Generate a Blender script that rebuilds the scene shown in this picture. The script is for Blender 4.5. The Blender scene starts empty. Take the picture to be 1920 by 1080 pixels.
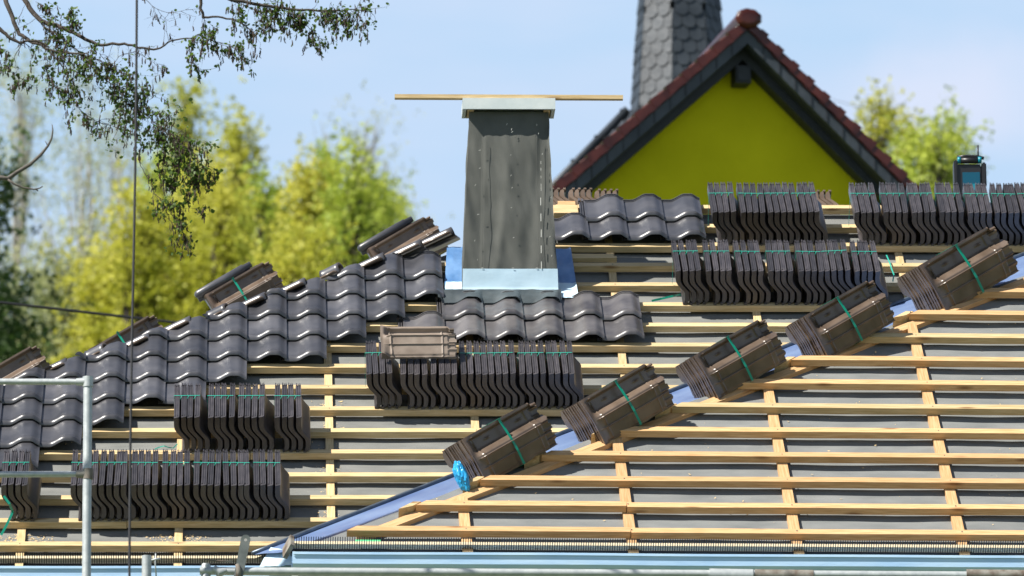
import bpy, bmesh, math, random
from math import radians, sin, cos, tan, pi, sqrt, exp
from mathutils import Vector, Matrix, noise
random.seed(7)
V = Vector
C = bpy.context.scene.collection
SC = bpy.context.scene
# ------------------------------------------------------------------ camera
F = 12078.0                      # focal length in pixels of a 1920 wide frame
EL, ROLL = radians(12.793), radians(-0.451)
CAM = V((0, 0, 2.0))
fw = V((0, cos(EL), sin(EL))); up0 = V((0, -sin(EL), cos(EL))); rt0 = V((1, 0, 0))
rt = rt0*cos(ROLL)+up0*sin(ROLL); up = -rt0*sin(ROLL)+up0*cos(ROLL)
cd = bpy.data.cameras.new('camera'); cam = bpy.data.objects.new('camera', cd); C.objects.link(cam)
cam.matrix_world = Matrix(((rt.x, up.x, -fw.x, CAM.x), (rt.y, up.y, -fw.y, CAM.y), (rt.z, up.z, -fw.z, CAM.z), (0, 0, 0, 1)))
cd.sensor_width = 36; cd.lens = 36*F/1920; cd.clip_start = 0.5; cd.clip_end = 3000
cd.dof.use_dof = True; cd.dof.focus_distance = 37.6; cd.dof.aperture_fstop = 4.4; cd.dof.aperture_blades = 7
SC.camera = cam
# ------------------------------------------------------------------ world and sun
SUN_EL = radians(48); sa = radians(60)
to_sun = V((-sin(sa)*cos(SUN_EL), -cos(sa)*cos(SUN_EL), sin(SUN_EL)))
w = bpy.data.worlds.new('World'); SC.world = w; w.use_nodes = True
nt = w.node_tree; nt.nodes.clear()
def N(t, nt=nt, **k):
    n = nt.nodes.new(t)
    for a, b in k.items(): setattr(n, a, b)
    return n
def ray0(px, py): return (fw+rt*((px-960)/F)-up*((py-540)/F)).normalized()
sky = N('ShaderNodeTexSky', sky_type='NISHITA', sun_disc=False, sun_elevation=SUN_EL, air_density=0.75, dust_density=0.1, ozone_density=2.6, altitude=600)
sky.sun_rotation = math.atan2(to_sun.x, to_sun.y)
tc = N('ShaderNodeTexCoord'); mp = N('ShaderNodeMapping'); mp.inputs['Scale'].default_value = (6, 6, 24)
ns = N('ShaderNodeTexNoise'); ns.inputs['Scale'].default_value = 1.6; ns.inputs['Detail'].default_value = 5; ns.inputs['Roughness'].default_value = .5
rp = N('ShaderNodeValToRGB'); rp.color_ramp.elements[0].position = .44; rp.color_ramp.elements[1].position = .72
rp.color_ramp.elements[1].color = (.6, .6, .6, 1); rp.color_ramp.elements[0].color = (0, 0, 0, 1)
mx = N('ShaderNodeMix', data_type='RGBA'); mx.inputs[7].default_value = (7.9, 8.6, 10.6, 1)
sx = N('ShaderNodeSeparateXYZ'); hz = N('ShaderNodeMapRange', interpolation_type='SMOOTHSTEP'); hz.inputs[1].default_value = .275; hz.inputs[2].default_value = .40; hz.inputs[3].default_value = 1; hz.inputs[4].default_value = 0
hc = N('ShaderNodeMapRange'); hc.inputs[1].default_value = .17; hc.inputs[2].default_value = .28; hc.inputs[3].default_value = 0; hc.inputs[4].default_value = 1
hm = N('ShaderNodeMix', data_type='RGBA'); hm.inputs[6].default_value = (6.7, 8.3, 10.6, 1); hm.inputs[7].default_value = (5.1, 7.5, 10.3, 1)
mh = N('ShaderNodeMix', data_type='RGBA')
bg = N('ShaderNodeBackground'); bg.inputs['Strength'].default_value = .052; wo = N('ShaderNodeOutputWorld')
L = nt.links.new
L(tc.outputs['Generated'], mp.inputs['Vector']); L(mp.outputs[0], ns.inputs['Vector']); L(ns.outputs[0], rp.inputs[0])
L(rp.outputs[0], mx.inputs[0]); L(tc.outputs['Generated'], sx.inputs[0]); L(sx.outputs[2], hz.inputs[0]); hl_ = N('ShaderNodeMapRange', interpolation_type='SMOOTHSTEP'); hl_.inputs[1].default_value = .02; hl_.inputs[2].default_value = .15; hl_.inputs[3].default_value = .25; hl_.inputs[4].default_value = 1; L(sx.outputs[2], hl_.inputs[0]); hp = N('ShaderNodeMath', operation='MULTIPLY'); L(hz.outputs[0], hp.inputs[0]); L(hl_.outputs[0], hp.inputs[1]); L(sx.outputs[2], hc.inputs[0]); L(hc.outputs[0], hm.inputs[0]); L(hp.outputs[0], mh.inputs[0]); L(sky.outputs[0], mh.inputs[6]); L(hm.outputs[2], mh.inputs[7]); L(mh.outputs[2], mx.inputs[6]); cl_d = ray0(1790, 185)
vs_ = N('ShaderNodeVectorMath', operation='SUBTRACT'); vs_.inputs[1].default_value = cl_d; vm_ = N('ShaderNodeVectorMath', operation='MULTIPLY'); vm_.inputs[1].default_value = (38, 38, 95); vl_ = N('ShaderNodeVectorMath', operation='LENGTH')
n3 = N('ShaderNodeTexNoise'); n3.inputs['Scale'].default_value = 45; n3.inputs['Detail'].default_value = 6; md = N('ShaderNodeMath', operation='MULTIPLY_ADD'); md.inputs[1].default_value = 1.6
mr_ = N('ShaderNodeMapRange', interpolation_type='SMOOTHSTEP'); mr_.inputs[1].default_value = 1.9; mr_.inputs[2].default_value = .7; mr_.inputs[3].default_value = 0; mr_.inputs[4].default_value = .65
mc = N('ShaderNodeMix', data_type='RGBA'); mc.inputs[7].default_value = (8.6, 9.0, 10.8, 1)
L(tc.outputs['Generated'], vs_.inputs[0]); L(vs_.outputs[0], vm_.inputs[0]); L(vm_.outputs[0], vl_.inputs[0]); L(tc.outputs['Generated'], n3.inputs['Vector']); L(n3.outputs[0], md.inputs[0]); L(vl_.outputs['Value'], md.inputs[2]); L(md.outputs[0], mr_.inputs[0])
L(mr_.outputs[0], mc.inputs[0]); L(mx.outputs[2], mc.inputs[6]); L(mc.outputs[2], bg.inputs[0]); L(bg.outputs[0], wo.inputs[0])
sl = bpy.data.lights.new('sun', 'SUN'); sl.energy = 5.0; sl.angle = radians(.5); sl.color = (1, .95, .87)
so = bpy.data.objects.new('sun', sl); C.objects.link(so); so.rotation_euler = (-to_sun).to_track_quat('-Z', 'Y').to_euler()
SC.view_settings.view_transform = 'Standard'; SC.view_settings.look = 'None'; SC.view_settings.exposure = 0.82; SC.view_settings.gamma = 1
# ------------------------------------------------------------------ materials
def mat(name, col, rough=.6, metal=0, var=0.0, nscale=20, bump=0, bscale=60, col2=None, mscale=(1, 1, 1), objrand=0.0, spec=.5, coat=0, lo=.35, hi=.65, detail=4, transl=0, crough=.1):
    m = bpy.data.materials.new(name); m.use_nodes = True; t = m.node_tree; p = t.nodes['Principled BSDF']
    k = t.links.new
    p.inputs['Roughness'].default_value = rough; p.inputs['Metallic'].default_value = metal
    p.inputs['Specular IOR Level'].default_value = spec
    if coat: p.inputs['Coat Weight'].default_value = coat; p.inputs['Coat Roughness'].default_value = crough
    p.inputs['Base Color'].default_value = (*col, 1)
    co = N('ShaderNodeTexCoord', t); ma = N('ShaderNodeMapping', t); ma.inputs['Scale'].default_value = mscale
    k(co.outputs['Object'], ma.inputs['Vector'])
    oi = N('ShaderNodeObjectInfo', t)
    last = None
    if var or col2:
        n1 = N('ShaderNodeTexNoise', t, noise_dimensions='4D'); n1.inputs['Scale'].default_value = nscale; n1.inputs['Detail'].default_value = detail
        k(ma.outputs[0], n1.inputs['Vector'])
        mu = N('ShaderNodeMath', t, operation='MULTIPLY'); mu.inputs[1].default_value = 37; k(oi.outputs['Random'], mu.inputs[0]); k(mu.outputs[0], n1.inputs['W'])
        r = N('ShaderNodeValToRGB', t); r.color_ramp.elements[0].position = lo; r.color_ramp.elements[1].position = hi
        c2 = col2 or tuple(min(1, c*(1+var)) for c in col)
        c1 = col if col2 else tuple(c*(1-var) for c in col)
        r.color_ramp.elements[0].color = (*c1, 1); r.color_ramp.elements[1].color = (*c2, 1)
        k(n1.outputs[0], r.inputs[0]); last = r.outputs[0]
    if objrand:
        hs = N('ShaderNodeHueSaturation', t)
        mr = N('ShaderNodeMapRange', t); mr.inputs[3].default_value = 1-objrand; mr.inputs[4].default_value = 1+objrand
        k(oi.outputs['Random'], mr.inputs[0]); k(mr.outputs[0], hs.inputs['Value'])
        if last: k(last, hs.inputs['Color'])
        else: hs.inputs['Color'].default_value = (*col, 1)
        last = hs.outputs[0]
    if last: k(last, p.inputs['Base Color'])
    if bump:
        n2 = N('ShaderNodeTexNoise', t); n2.inputs['Scale'].default_value = bscale; n2.inputs['Detail'].default_value = 6; k(ma.outputs[0], n2.inputs['Vector'])
        b = N('ShaderNodeBump', t); b.inputs['Strength'].default_value = 1; b.inputs['Distance'].default_value = bump
        k(n2.outputs[0], b.inputs['Height']); k(b.outputs[0], p.inputs['Normal'])
    if transl:
        tr = N('ShaderNodeBsdfTranslucent', t); ms = N('ShaderNodeMixShader', t); ms.inputs[0].default_value = transl
        if last: k(last, tr.inputs[0])
        else: tr.inputs[0].default_value = (*col, 1)
        k(p.outputs[0], ms.inputs[1]); k(tr.outputs[0], ms.inputs[2]); k(ms.outputs[0], t.nodes['Material Output'].inputs[0])
    return m
def wood(name, c1, c2, knot, rand=.12):
    m = mat(name, c1, .62, col2=c2, nscale=6, mscale=(1.2, 22, 22), objrand=rand, bump=.0006, bscale=30, spec=.25)
    t = m.node_tree; p = t.nodes['Principled BSDF']; k = t.links.new
    hs = [n for n in t.nodes if n.type == 'HUE_SAT'][0]
    # knots with grain bowing round them
    co = [n for n in t.nodes if n.type == 'TEX_COORD'][0]; oi = [n for n in t.nodes if n.type == 'OBJECT_INFO'][0]
    va = N('ShaderNodeVectorMath', t, operation='MULTIPLY_ADD'); va.inputs[1].default_value = (1.7, 7, 7)
    k(co.outputs['Object'], va.inputs[0])
    cb = N('ShaderNodeVectorMath', t, operation='SCALE'); cb.inputs[0].default_value = (91, 47, 23); k(oi.outputs['Random'], cb.inputs['Scale']); k(cb.outputs[0], va.inputs[2])
    vo = N('ShaderNodeTexVoronoi', t); vo.inputs['Scale'].default_value = 1.4; k(va.outputs[0], vo.inputs['Vector'])
    r = N('ShaderNodeValToRGB', t); r.color_ramp.elements[0].position = .05; r.color_ramp.elements[1].position = .16
    r.color_ramp.elements[0].color = (.75, .75, .75, 1); r.color_ramp.elements[1].color = (0, 0, 0, 1); k(vo.outputs['Distance'], r.inputs[0])
    x = N('ShaderNodeMix', t, data_type='RGBA'); k(r.outputs[0], x.inputs[0]); k(hs.outputs[0], x.inputs[6]); x.inputs[7].default_value = (*knot, 1)
    k(x.outputs[2], p.inputs['Base Color'])
    return m
M = {}
M['pine'] = wood('pine', (.47, .335, .16), (.64, .49, .28), (.17, .08, .03))
M['larch'] = wood('larch', (.48, .275, .12), (.64, .42, .22), (.17, .065, .02))
M['membraneA'] = mat('roof_underlay_grey', (.125, .13, .124), .85, col2=(.215, .218, .204), nscale=5, mscale=(1, 2.5, 1), bump=.002, bscale=120, lo=.25, hi=.8, detail=12)
M['membraneB'] = mat('roof_underlay_blue_grey', (.13, .14, .14), .8, col2=(.225, .232, .226), nscale=4, mscale=(1, 3, 1), bump=.002, bscale=120, lo=.25, hi=.8, detail=12)
M['glaze'] = mat('dark_engobe', (.036, .038, .046), .36, col2=(.092, .091, .099), nscale=7, lo=.3, hi=.75, objrand=.3, bump=.0004, bscale=40, coat=.4, crough=.31, detail=8)
M['glaze2'] = mat('dusty_dark_engobe', (.055, .052, .057), .42, col2=(.125, .118, .118), nscale=7, objrand=.2, bump=.0005, bscale=40, coat=.25, crough=.25, detail=8)
M['pile'] = mat('stacked_tile_clay', (.024, .021, .023), .42, col2=(.050, .044, .047), coat=.6, crough=.38, nscale=14, mscale=(3, 1, 1), objrand=.35, bump=.0005, bscale=90)
M['clay'] = mat('raw_brown_clay', (.082, .057, .040), .34, coat=.25, crough=.3, col2=(.145, .105, .077), nscale=9, objrand=.18, bump=.0006, bscale=60, detail=8)
M['clay_pale'] = mat('pale_brown_clay', (.17, .13, .10), .6, col2=(.25, .20, .16), nscale=9, objrand=.1, bump=.0005)
M['strap'] = mat('green_strap', (.0, .23, .15), .35)
M['strapthin'] = mat('teal_strap', (.03, .36, .27), .4)
M['bluefoil'] = mat('blue_metal', (.13, .20, .40), .35, metal=.3, col2=(.22, .32, .54), nscale=3.5, bump=.003, bscale=9, detail=7)
M['bluetape'] = mat('blue_flashing', (.07, .19, .42), .3, metal=.2, col2=(.2, .36, .62), nscale=6, bump=.004, bscale=18, mscale=(1, .4, 1), detail=7)
M['bluepale'] = mat('pale_blue_flashing', (.46, .63, .74), .35, col2=(.56, .72, .82), nscale=4, bump=.003, bscale=10)
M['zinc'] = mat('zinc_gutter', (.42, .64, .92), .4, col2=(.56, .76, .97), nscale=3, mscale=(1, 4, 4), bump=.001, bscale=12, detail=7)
M['zinc_grey'] = mat('zinc_edge', (.10, .13, .17), .4, metal=.5, var=.2)
M['cloth'] = mat('grey_wrap', (.068, .072, .064), .85, col2=(.10, .104, .094), nscale=4, bump=.0015, bscale=300)
M['cap'] = mat('white_board', (.50, .56, .56), .6, col2=(.58, .63, .62), nscale=12, bump=.0005)
M['stitch'] = mat('white_stitch', (.6, .6, .55), .6)
M['galv'] = mat('galvanised_steel', (.36, .39, .40), .5, metal=.3, col2=(.46, .49, .49), nscale=30, bump=.0006, bscale=80, detail=8)
M['galvdark'] = mat('dull_steel', (.10, .115, .11), .5, metal=.3, col2=(.16, .175, .165), nscale=20, bump=.0006)
M['rust'] = mat('weathered_steel', (.10, .07, .05), .7, col2=(.26, .25, .22), nscale=18, bump=.001)
M['black'] = mat('black_plastic', (.012, .012, .013), .4)
M['cream'] = mat('cream_board', (.62, .53, .36), .6, var=.12, nscale=6, mscale=(1, 20, 20))
M['rope'] = mat('dark_rope', (.03, .03, .035), .7, var=.3, nscale=300)
M['yellow'] = mat('yellow_render', (.50, .455, .008), .9, spec=.1, lo=.25, hi=.75, detail=10, col2=(.64, .575, .012), nscale=1.6, bump=.006, bscale=25)
M['maroon'] = mat('maroon_glazed_tile', (.036, .007, .005), .34, col2=(.085, .018, .012), nscale=6, coat=.12, spec=.3)
M['slate'] = mat('slate', (.020, .027, .035), .5, col2=(.048, .058, .070), nscale=2.5, bump=.004, bscale=12)
M['slatedark'] = mat('dark_soffit', (.018, .022, .028), .6, var=.2)
M['wall'] = mat('pale_render', (.55, .50, .42), .85, var=.06, nscale=3, bump=.003)
M['teal'] = mat('teal_plastic', (.0, .20, .27), .35)
M['tealdark'] = mat('dark_teal_plastic', (.0, .07, .12), .3)
M['bag'] = mat('blue_bag', (.02, .33, .66), .35)
M['grass'] = mat('grass_ground', (.05, .08, .02), .9, col2=(.09, .12, .04), nscale=.5)
M['bark'] = mat('bark', (.035, .028, .022), .85, col2=(.075, .06, .05), nscale=25, bump=.002)
M['barkpale'] = mat('pale_bark', (.30, .28, .24), .85, col2=(.42, .39, .34), nscale=6, bump=.004)
M['deadbark'] = mat('grey_dead_bark', (.07, .06, .05), .85, col2=(.13, .115, .10), nscale=30, bump=.002)
M['leaf_dark'] = mat('alder_leaf', (.05, .10, .014), .5, col2=(.12, .20, .03), nscale=4, transl=.5)
M['catkin'] = mat('catkin', (.05, .030, .018), .8)
M['leaf_yellow'] = mat('spring_leaf_yellow', (.42, .44, .04), .6, col2=(.60, .58, .09), nscale=.35, transl=.45, lo=.4, hi=.6)
M['leaf_lime'] = mat('spring_leaf_lime', (.34, .44, .05), .6, col2=(.52, .58, .09), nscale=.4, transl=.45, lo=.4, hi=.6)
M['leaf_pale'] = mat('pale_spring_leaf', (.34, .38, .16), .7, col2=(.50, .52, .28), nscale=.4, transl=.4)
M['leaf_pine'] = mat('dark_evergreen_leaf', (.025, .06, .012), .6, col2=(.07, .13, .02), nscale=.5, transl=.3)
M['shaving'] = mat('wood_shaving', (.75, .55, .28), .7)
M['green'] = mat('green_scrap', (.12, .62, .26), .5)
# ------------------------------------------------------------------ helpers
WM = {}
class MB:
    def __init__(s): s.v = []; s.f = []; s.m = []
    def add(s, vs, fs, mi=0):
        b = len(s.v); s.v += [tuple(x) for x in vs]; s.f += [tuple(i+b for i in f) for f in fs]; s.m += [mi]*len(fs); return s
    def box(s, x0, x1, y0, y1, z0, z1, T=None, mi=0):
        vs = [V((x, y, z)) for x in (x0, x1) for y in (y0, y1) for z in (z0, z1)]
        if T is not None: vs = [T @ p for p in vs]
        return s.add(vs, [(0, 1, 3, 2), (4, 6, 7, 5), (0, 4, 5, 1), (2, 3, 7, 6), (0, 2, 6, 4), (1, 5, 7, 3)], mi)
    def tube(s, pts, rad, n=8, mi=0, caps=True):
        pts = [V(p) for p in pts]; b = len(s.v); k = len(pts)
        if not hasattr(rad, '__len__'): rad = [rad]*k
        a = None
        for i, p in enumerate(pts):
            t = (pts[min(i+1, k-1)]-pts[max(i-1, 0)]); t = t.normalized() if t.length > 1e-9 else V((0, 0, 1))
            if a is None: a = t.orthogonal().normalized()
            a = (a-t*a.dot(t)); a = a.normalized() if a.length > 1e-6 else t.orthogonal().normalized()
            c = t.cross(a)
            for j in range(n):
                q = 2*pi*j/n; s.v.append(tuple(p+(a*cos(q)+c*sin(q))*rad[i]))
        for i in range(k-1):
            for j in range(n):
                s.f.append((b+i*n+j, b+i*n+(j+1) % n, b+(i+1)*n+(j+1) % n, b+(i+1)*n+j)); s.m.append(mi)
        if caps:
            s.f.append(tuple(b+j for j in range(n))[::-1]); s.f.append(tuple(b+(k-1)*n+j for j in range(n))); s.m += [mi, mi]
        return s
    def mesh(s, name, mats, smooth=False):
        me = bpy.data.meshes.new(name); me.from_pydata(s.v, [], s.f)
        for m in (mats if isinstance(mats, (list, tuple)) else [mats]): me.materials.append(M[m])
        me.polygons.foreach_set('material_index', s.m)
        me.polygons.foreach_set('use_smooth', [smooth]*len(s.f)); me.update(); return me
    def build(s, name, mats, parent=None, mw=None, smooth=False, **k):
        return link(name, s.mesh(name, mats, smooth), parent, mw, **k)
def link(name, me, parent=None, mw=None, **k):
    o = bpy.data.objects.new(name, me); C.objects.link(o); mw = mw or Matrix()
    if parent is not None:
        o.parent = parent; o.matrix_basis = WM[parent.name].inverted() @ mw
    else: o.matrix_basis = mw
    WM[o.name] = mw
    for a, b in k.items(): o[a] = b
    return o
def thing(name, label, cat, mw=None, group=None, **k):
    o = link(name, None, None, mw); o.empty_display_size = .1; o['label'] = label; o['category'] = cat
    if group: o['group'] = group
    return o
def tag(o, label, cat, group=None):
    o['label'] = label; o['category'] = cat
    if group: o['group'] = group
    return o
def autosmooth(me, ang=35):
    me.polygons.foreach_set('use_smooth', [True]*len(me.polygons)); me.set_sharp_from_angle(angle=radians(ang))
def ray(px, py): return fw+rt*((px-960)/F)-up*((py-540)/F)
def P(px, py, d):                 # point on a pixel's ray at world depth y = d
    r = ray(px, py); return CAM+r*(d/r.y)
def frame(o, x, y, z): return Matrix(((x.x, y.x, z.x, o.x), (x.y, y.y, z.y, o.y), (x.z, y.z, z.z, o.z), (0, 0, 0, 1)))
class Plane:
    def __init__(s, D, h, yaw, pitch, k):
        yaw, pitch = radians(yaw), radians(pitch)
        s.u = V((cos(yaw), sin(yaw), 0)); s.s = V((-sin(yaw)*cos(pitch), cos(yaw)*cos(pitch), sin(pitch))); s.n = s.u.cross(s.s)
        s.O = CAM+V((0, D, h))*k; s.g = .289*k; s.back = V((-sin(yaw), cos(yaw), 0))
    def at(s, a, b, c=0): return s.O+s.u*a+s.s*b+s.n*c
    def inv(s, px, py, c=0):
        r = ray(px, py); t = ((s.O+s.n*c-CAM).dot(s.n))/r.dot(s.n); p = CAM+r*t-s.O
        return p.dot(s.u), p.dot(s.s)
    def m(s, a=0, b=0, c=0): return frame(s.at(a, b, c), s.u, s.s, s.n)
A = Plane(36, 6.699, 2.279, 37.961, 1); B = Plane(36.269, 6.835, 4.24, 41.618, .98)
def line(p, q):                   # u as a function of s through two (u, s) points
    return lambda s: p[0]+(q[0]-p[0])*(s-p[1])/(q[1]-p[1])
ORD = ['zeroth', 'first', 'second', 'third', 'fourth', 'fifth', 'sixth', 'seventh', 'eighth', 'ninth', 'tenth', 'eleventh', 'twelfth', 'thirteenth', 'fourteenth', 'fifteenth', 'sixteenth', 'seventeenth']
hipA = line(A.inv(83, 693, .04), A.inv(753, 475, .04))
L1 = line(A.inv(640, 977), A.inv(1667, 578))
hipB = line(B.inv(707, 987, -.045), B.inv(1870, 540, -.045))
RIDGE = 16*A.g; UR = A.inv(2400, 383)[0]; UL = hipA(-.35)
UB = B.inv(2350, 900)[0]
# ------------------------------------------------------------------ ground and sky-side setting
g = MB(); g.add([(-600, -200, 0), (600, -200, 0), (600, 900, 0), (-600, 900, 0)], [(0, 1, 2, 3)]); g.build('ground', 'grass', kind='structure')
# ------------------------------------------------------------------ the house under construction
house = thing('house', 'house under re-roofing with bare battens, grey underlay and partly laid dark tiles', 'house', Matrix.Translation(V((0, A.O.y+.5, 0))))
def sheet(pl, poly, c, name, m, nu, nv, amp, raf, **k):
    """underlay between s0..s1 with ragged limits given by functions lo(s), hi(s)"""
    s0, s1, lo, hi = poly; b = MB(); vs = []; fs = []
    for j in range(nv+1):
        s_ = s0+(s1-s0)*j/nv; a0, a1 = lo(s_), hi(s_)
        for i in range(nu+1):
            a = a0+(a1-a0)*i/nu; d = min(abs(a-r) for r in raf)
            sag = .0035*((s_+.35) % .97)/.97-amp*.5*min(1, d/.4)**.7+1.3*amp*noise.noise(V((a*2.3, s_*7, c*30)))*min(1, d/.12+.1)+amp*.45*noise.noise(V((a*9, s_*16, 3)))
            vs.append(V((a, s_, sag)))
    for j in range(nv):
        for i in range(nu):
            q = j*(nu+1)+i; fs.append((q, q+1, q+nu+2, q+nu+1))
    b.add(vs, fs); return b.build(name, m, house, pl.m(0, 0, c), True)
rafA = [-6.3, -5.4, -4.55, -3.68, -2.799, -1.905, -1.035, -.174, .742, 1.598, 2.549, 3.45, 4.3]
rafB = [-.268, .662, 1.594, 2.53, 3.46, 4.4]
sheet(A, (-.32, RIDGE, lambda s: hipA(s)+.02, lambda s: UR), -.0655, 'roof_underlay', 'membraneA', 150, 110, .0035, rafA)
stripB = line(B.inv(600, 1016, -.08), B.inv(1870, 537, -.08))
SB = 3.7
sheet(B, (-.16, SB, lambda s: stripB(s)+.0, lambda s: max(UB, stripB(s)+.3)), -.0755, 'roof_underlay', 'membraneB', 120, 110, .0038, rafB)
cnt = [0]
def batten(pl, a0, a1, i, w=.050, t=.041, m='pine', name='batten', ds=0, dc=0, cutl=0.0, parent=house):
    if a1-a0 < .06: return
    cnt[0] += 1; rnd = random.Random(cnt[0]*13+i)
    n = max(3, int((a1-a0)/.25)); b = MB(); h = (a1-a0)/2; vs = []; r1, r2 = rnd.random()*50, rnd.random()*50
    for k in range(n+1):
        x = -h+2*h*k/n; dy = .0028*noise.noise(V((x*.9, r1, 0))); dz = .002*noise.noise(V((x*1.1, 0, r2)))
        e = .0015*noise.noise(V((x*9, r2, 5)))
        xl = x+(cutl if k == 0 else 0)
        vs += [V((x, -w+dy+e, -t+dz)), V((xl, 0+dy, -t+dz)), V((xl, 0+dy, dz)), V((x, -w+dy, dz+e))]
    fs = []
    for k in range(n):
        for j in range(4): fs.append((k*4+j, k*4+(j+1) % 4, k*4+4+(j+1) % 4, k*4+4+j)[::-1])
    fs += [(0, 1, 2, 3), (n*4+3, n*4+2, n*4+1, n*4)]
    b.add(vs, fs)
    tilt = Matrix.Rotation(rnd.uniform(-.0016, .0016), 4, 'Z')
    return b.build(name, m, parent, pl.m((a0+a1)/2, pl.g*i+ds, dc) @ tilt)
def upright(pl, a, s0, s1, w=.046, t=.023, m='pine', c=-.0415, lean=0):
    h = (s1-s0)/2; b = MB(); b.box(-h, h, -w/2, w/2, -t, 0)
    if h < .02: return
    mw = frame(pl.at(a, (s0+s1)/2, c), pl.s, -pl.u, pl.n)
    o = b.build('counter_batten', m, house, mw); return o
chl, chr_ = A.inv(836, 500)[0], A.inv(1071, 500)[0]
joins = {2: .1, 4: -1.5, 7: 1.2, 9: -.1, 1: -2.2, 14: 1.33, 5: .6}
for i in range(17):
    s_ = i*A.g; l = hipA(s_)+.09; r = L1(s_)-.005
    if i == 16: r = UR; l = A.inv(1042, 383)[0]
    r = min(r, UR)
    if i in (12, 13):
        batten(A, l, chl, i); batten(A, chr_, r, i); continue
    if i in joins and l < joins[i] < r:
        batten(A, l, joins[i]-.002, i); batten(A, joins[i]+.002, r, i, ds=.004, dc=.002)
    else: batten(A, l, r, i)
u0 = A.inv(1062, 475)[0]; u1 = A.inv(1156, 475)[0]
batten(A, u0, u1, 13.42, w=.03, t=.03, dc=-.012); batten(A, u0, u1-.02, 13.56, w=.05, t=.03, dc=-.014)
for a in rafA:
    s0 = -.25; s1 = RIDGE-.02
    # rafters end on the hip (left) or start above the valley sheet (right)
    if a < hipA(RIDGE): s1 = min(s1, (a-hipA(0))/(hipA(1)-hipA(0))-.05)
    if a > L1(-.25): s0 = max(s0, (a-L1(0))/(L1(1)-L1(0))+.02)
    if s1 > s0: upright(A, a, s0, s1)
lB = [B.inv(*q)[0] for q in [(650, 990), (780, 942), (900, 893), (1015, 848), (1140, 803), (1260, 758), (1375, 714), (1483, 672), (1600, 627), (1705, 588), (1815, 543), (1925, 503), (2035, 462)]]
UB2 = [B.inv(1182, 990)[0], B.inv(1174, 940)[0]]
for i, l in enumerate(lB):
    mm = 'pine' if i in (5, 8) else 'larch'
    if l > UB-.2: continue
    if i < 2:
        batten(B, l, UB2[i]-.002, i, .051, .043, 'larch', cutl=.06); batten(B, UB2[i]+.003, UB, i, .051, .043, 'larch', ds=-.003, dc=-.003)
    else: batten(B, l, UB, i, .051, .043, mm, cutl=.06)
for a in rafB:
    s1 = min(SB, (a-hipB(0))/(hipB(1)-hipB(0))-.03)
    upright(B, a, -.2, s1, w=.058, t=.031, m='larch', c=-.0435)
# hip counter batten and its grounds
p0 = V((hipB(-.02), -.02)); p1 = V((hipB(SB-.2), SB-.2)); d = (p1-p0).normalized(); h = (p1-p0).length/2; mid = (p0+p1)/2
X = (B.u*d.x+B.s*d.y).normalized(); Y = B.n.cross(X)
b = MB(); b.box(-h, h, -.058, 0, -.031, 0); b.build('hip_batten', 'larch', house, frame(B.at(mid.x, mid.y, -.0440), X, Y, B.n))
# angled stop blocks under the batten ends
for i, l in enumerate(lB[1:10]):
    s_ = (i+1)*B.g; b = MB(); 
    q = [V((l-.10, -.085, 0)), V((l-.02, -.052, 0)), V((l+.03, -.004, 0)), V((l-.015, -.004, 0))]
    vs = [V((a.x, a.y, z)) for z in (-.085, -.004) for a in q]
    b.add(vs, [(0, 3, 2, 1), (4, 5, 6, 7), (0, 1, 5, 4), (1, 2, 6, 5), (2, 3, 7, 6), (3, 0, 4, 7)])
    b.build('end_block', 'pine', house, B.m(0, s_, -.002))
# blue metal sheet bridging valley, and its folded grey edge
n = 60; b = MB(); vs = []; fs = []
for j in range(n+1):
    t = j/n; sA = -.17+(4.0+.17)*t; sBv = -.15+(SB+.15)*t
    pa = A.at(L1(sA), sA, .004); pb = B.at(stripB(sBv)+.012, sBv, -.082)
    for k in range(5):
        q = pa.lerp(pb, k/4); q = q+V((0, 0, .006*noise.noise(V((t*22, k*1.3, 0)))*(k in (1, 2, 3)))); vs.append(q)
for j in range(n):
    for k in range(4): q = j*5+k; fs.append((q, q+1, q+6, q+5))
b.add(vs, fs); b.build('valley_flashing', 'bluefoil', house, smooth=True)
b = MB()
for j in range(24):
    pass
pts = [A.at(L1(s)-.004, s, .014+.004*noise.noise(V((s*4, 0, 0)))) for s in [-.17+4.17*k/40 for k in range(41)]]
b.tube(pts, .013, 6); b.build('folded_edge', 'zinc_grey', house, smooth=True)
# far roof sides, ridge, walls of the house body
ea = V((-sin(radians(15)), cos(radians(15)), 0))
hb, ht = A.at(hipA(-.32)+.02, -.32, -.085), A.at(hipA(RIDGE)+.02, RIDGE, -.085)
bk = A.back
def xz(p, z): return V((p.x, p.y, z))
rr = A.at(UR, RIDGE, -.085); er = A.at(UR, -.32, -.085)
Dp = (ht-hb).dot(bk)*2
hbb = hb+bk*Dp+V((-.6, 0, 0)); err = er+bk*Dp
b = MB(); b.add([hb, ht, hbb], [(0, 1, 2)]); b.build('side_underlay', 'membraneA', house)
b = MB(); b.add([ht, rr, err, hbb], [(0, 1, 2, 3)]); b.build('rear_underlay', 'membraneA', house)
b = MB(); ins = .45
wl = [hb+V((ins, ins, 0)), er+V((0, ins, 0)), err-V((0, ins, 0)), hbb+V((ins, -ins, 0))]
vs = [xz(p, 0) for p in wl]+[xz(p, hb.z-.05) for p in wl]
b.add(vs, [(0, 1, 5, 4), (1, 2, 6, 5), (2, 3, 7, 6), (3, 0, 4, 7), (4, 5, 6, 7)]); b.build('wall', 'wall', house)
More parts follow.
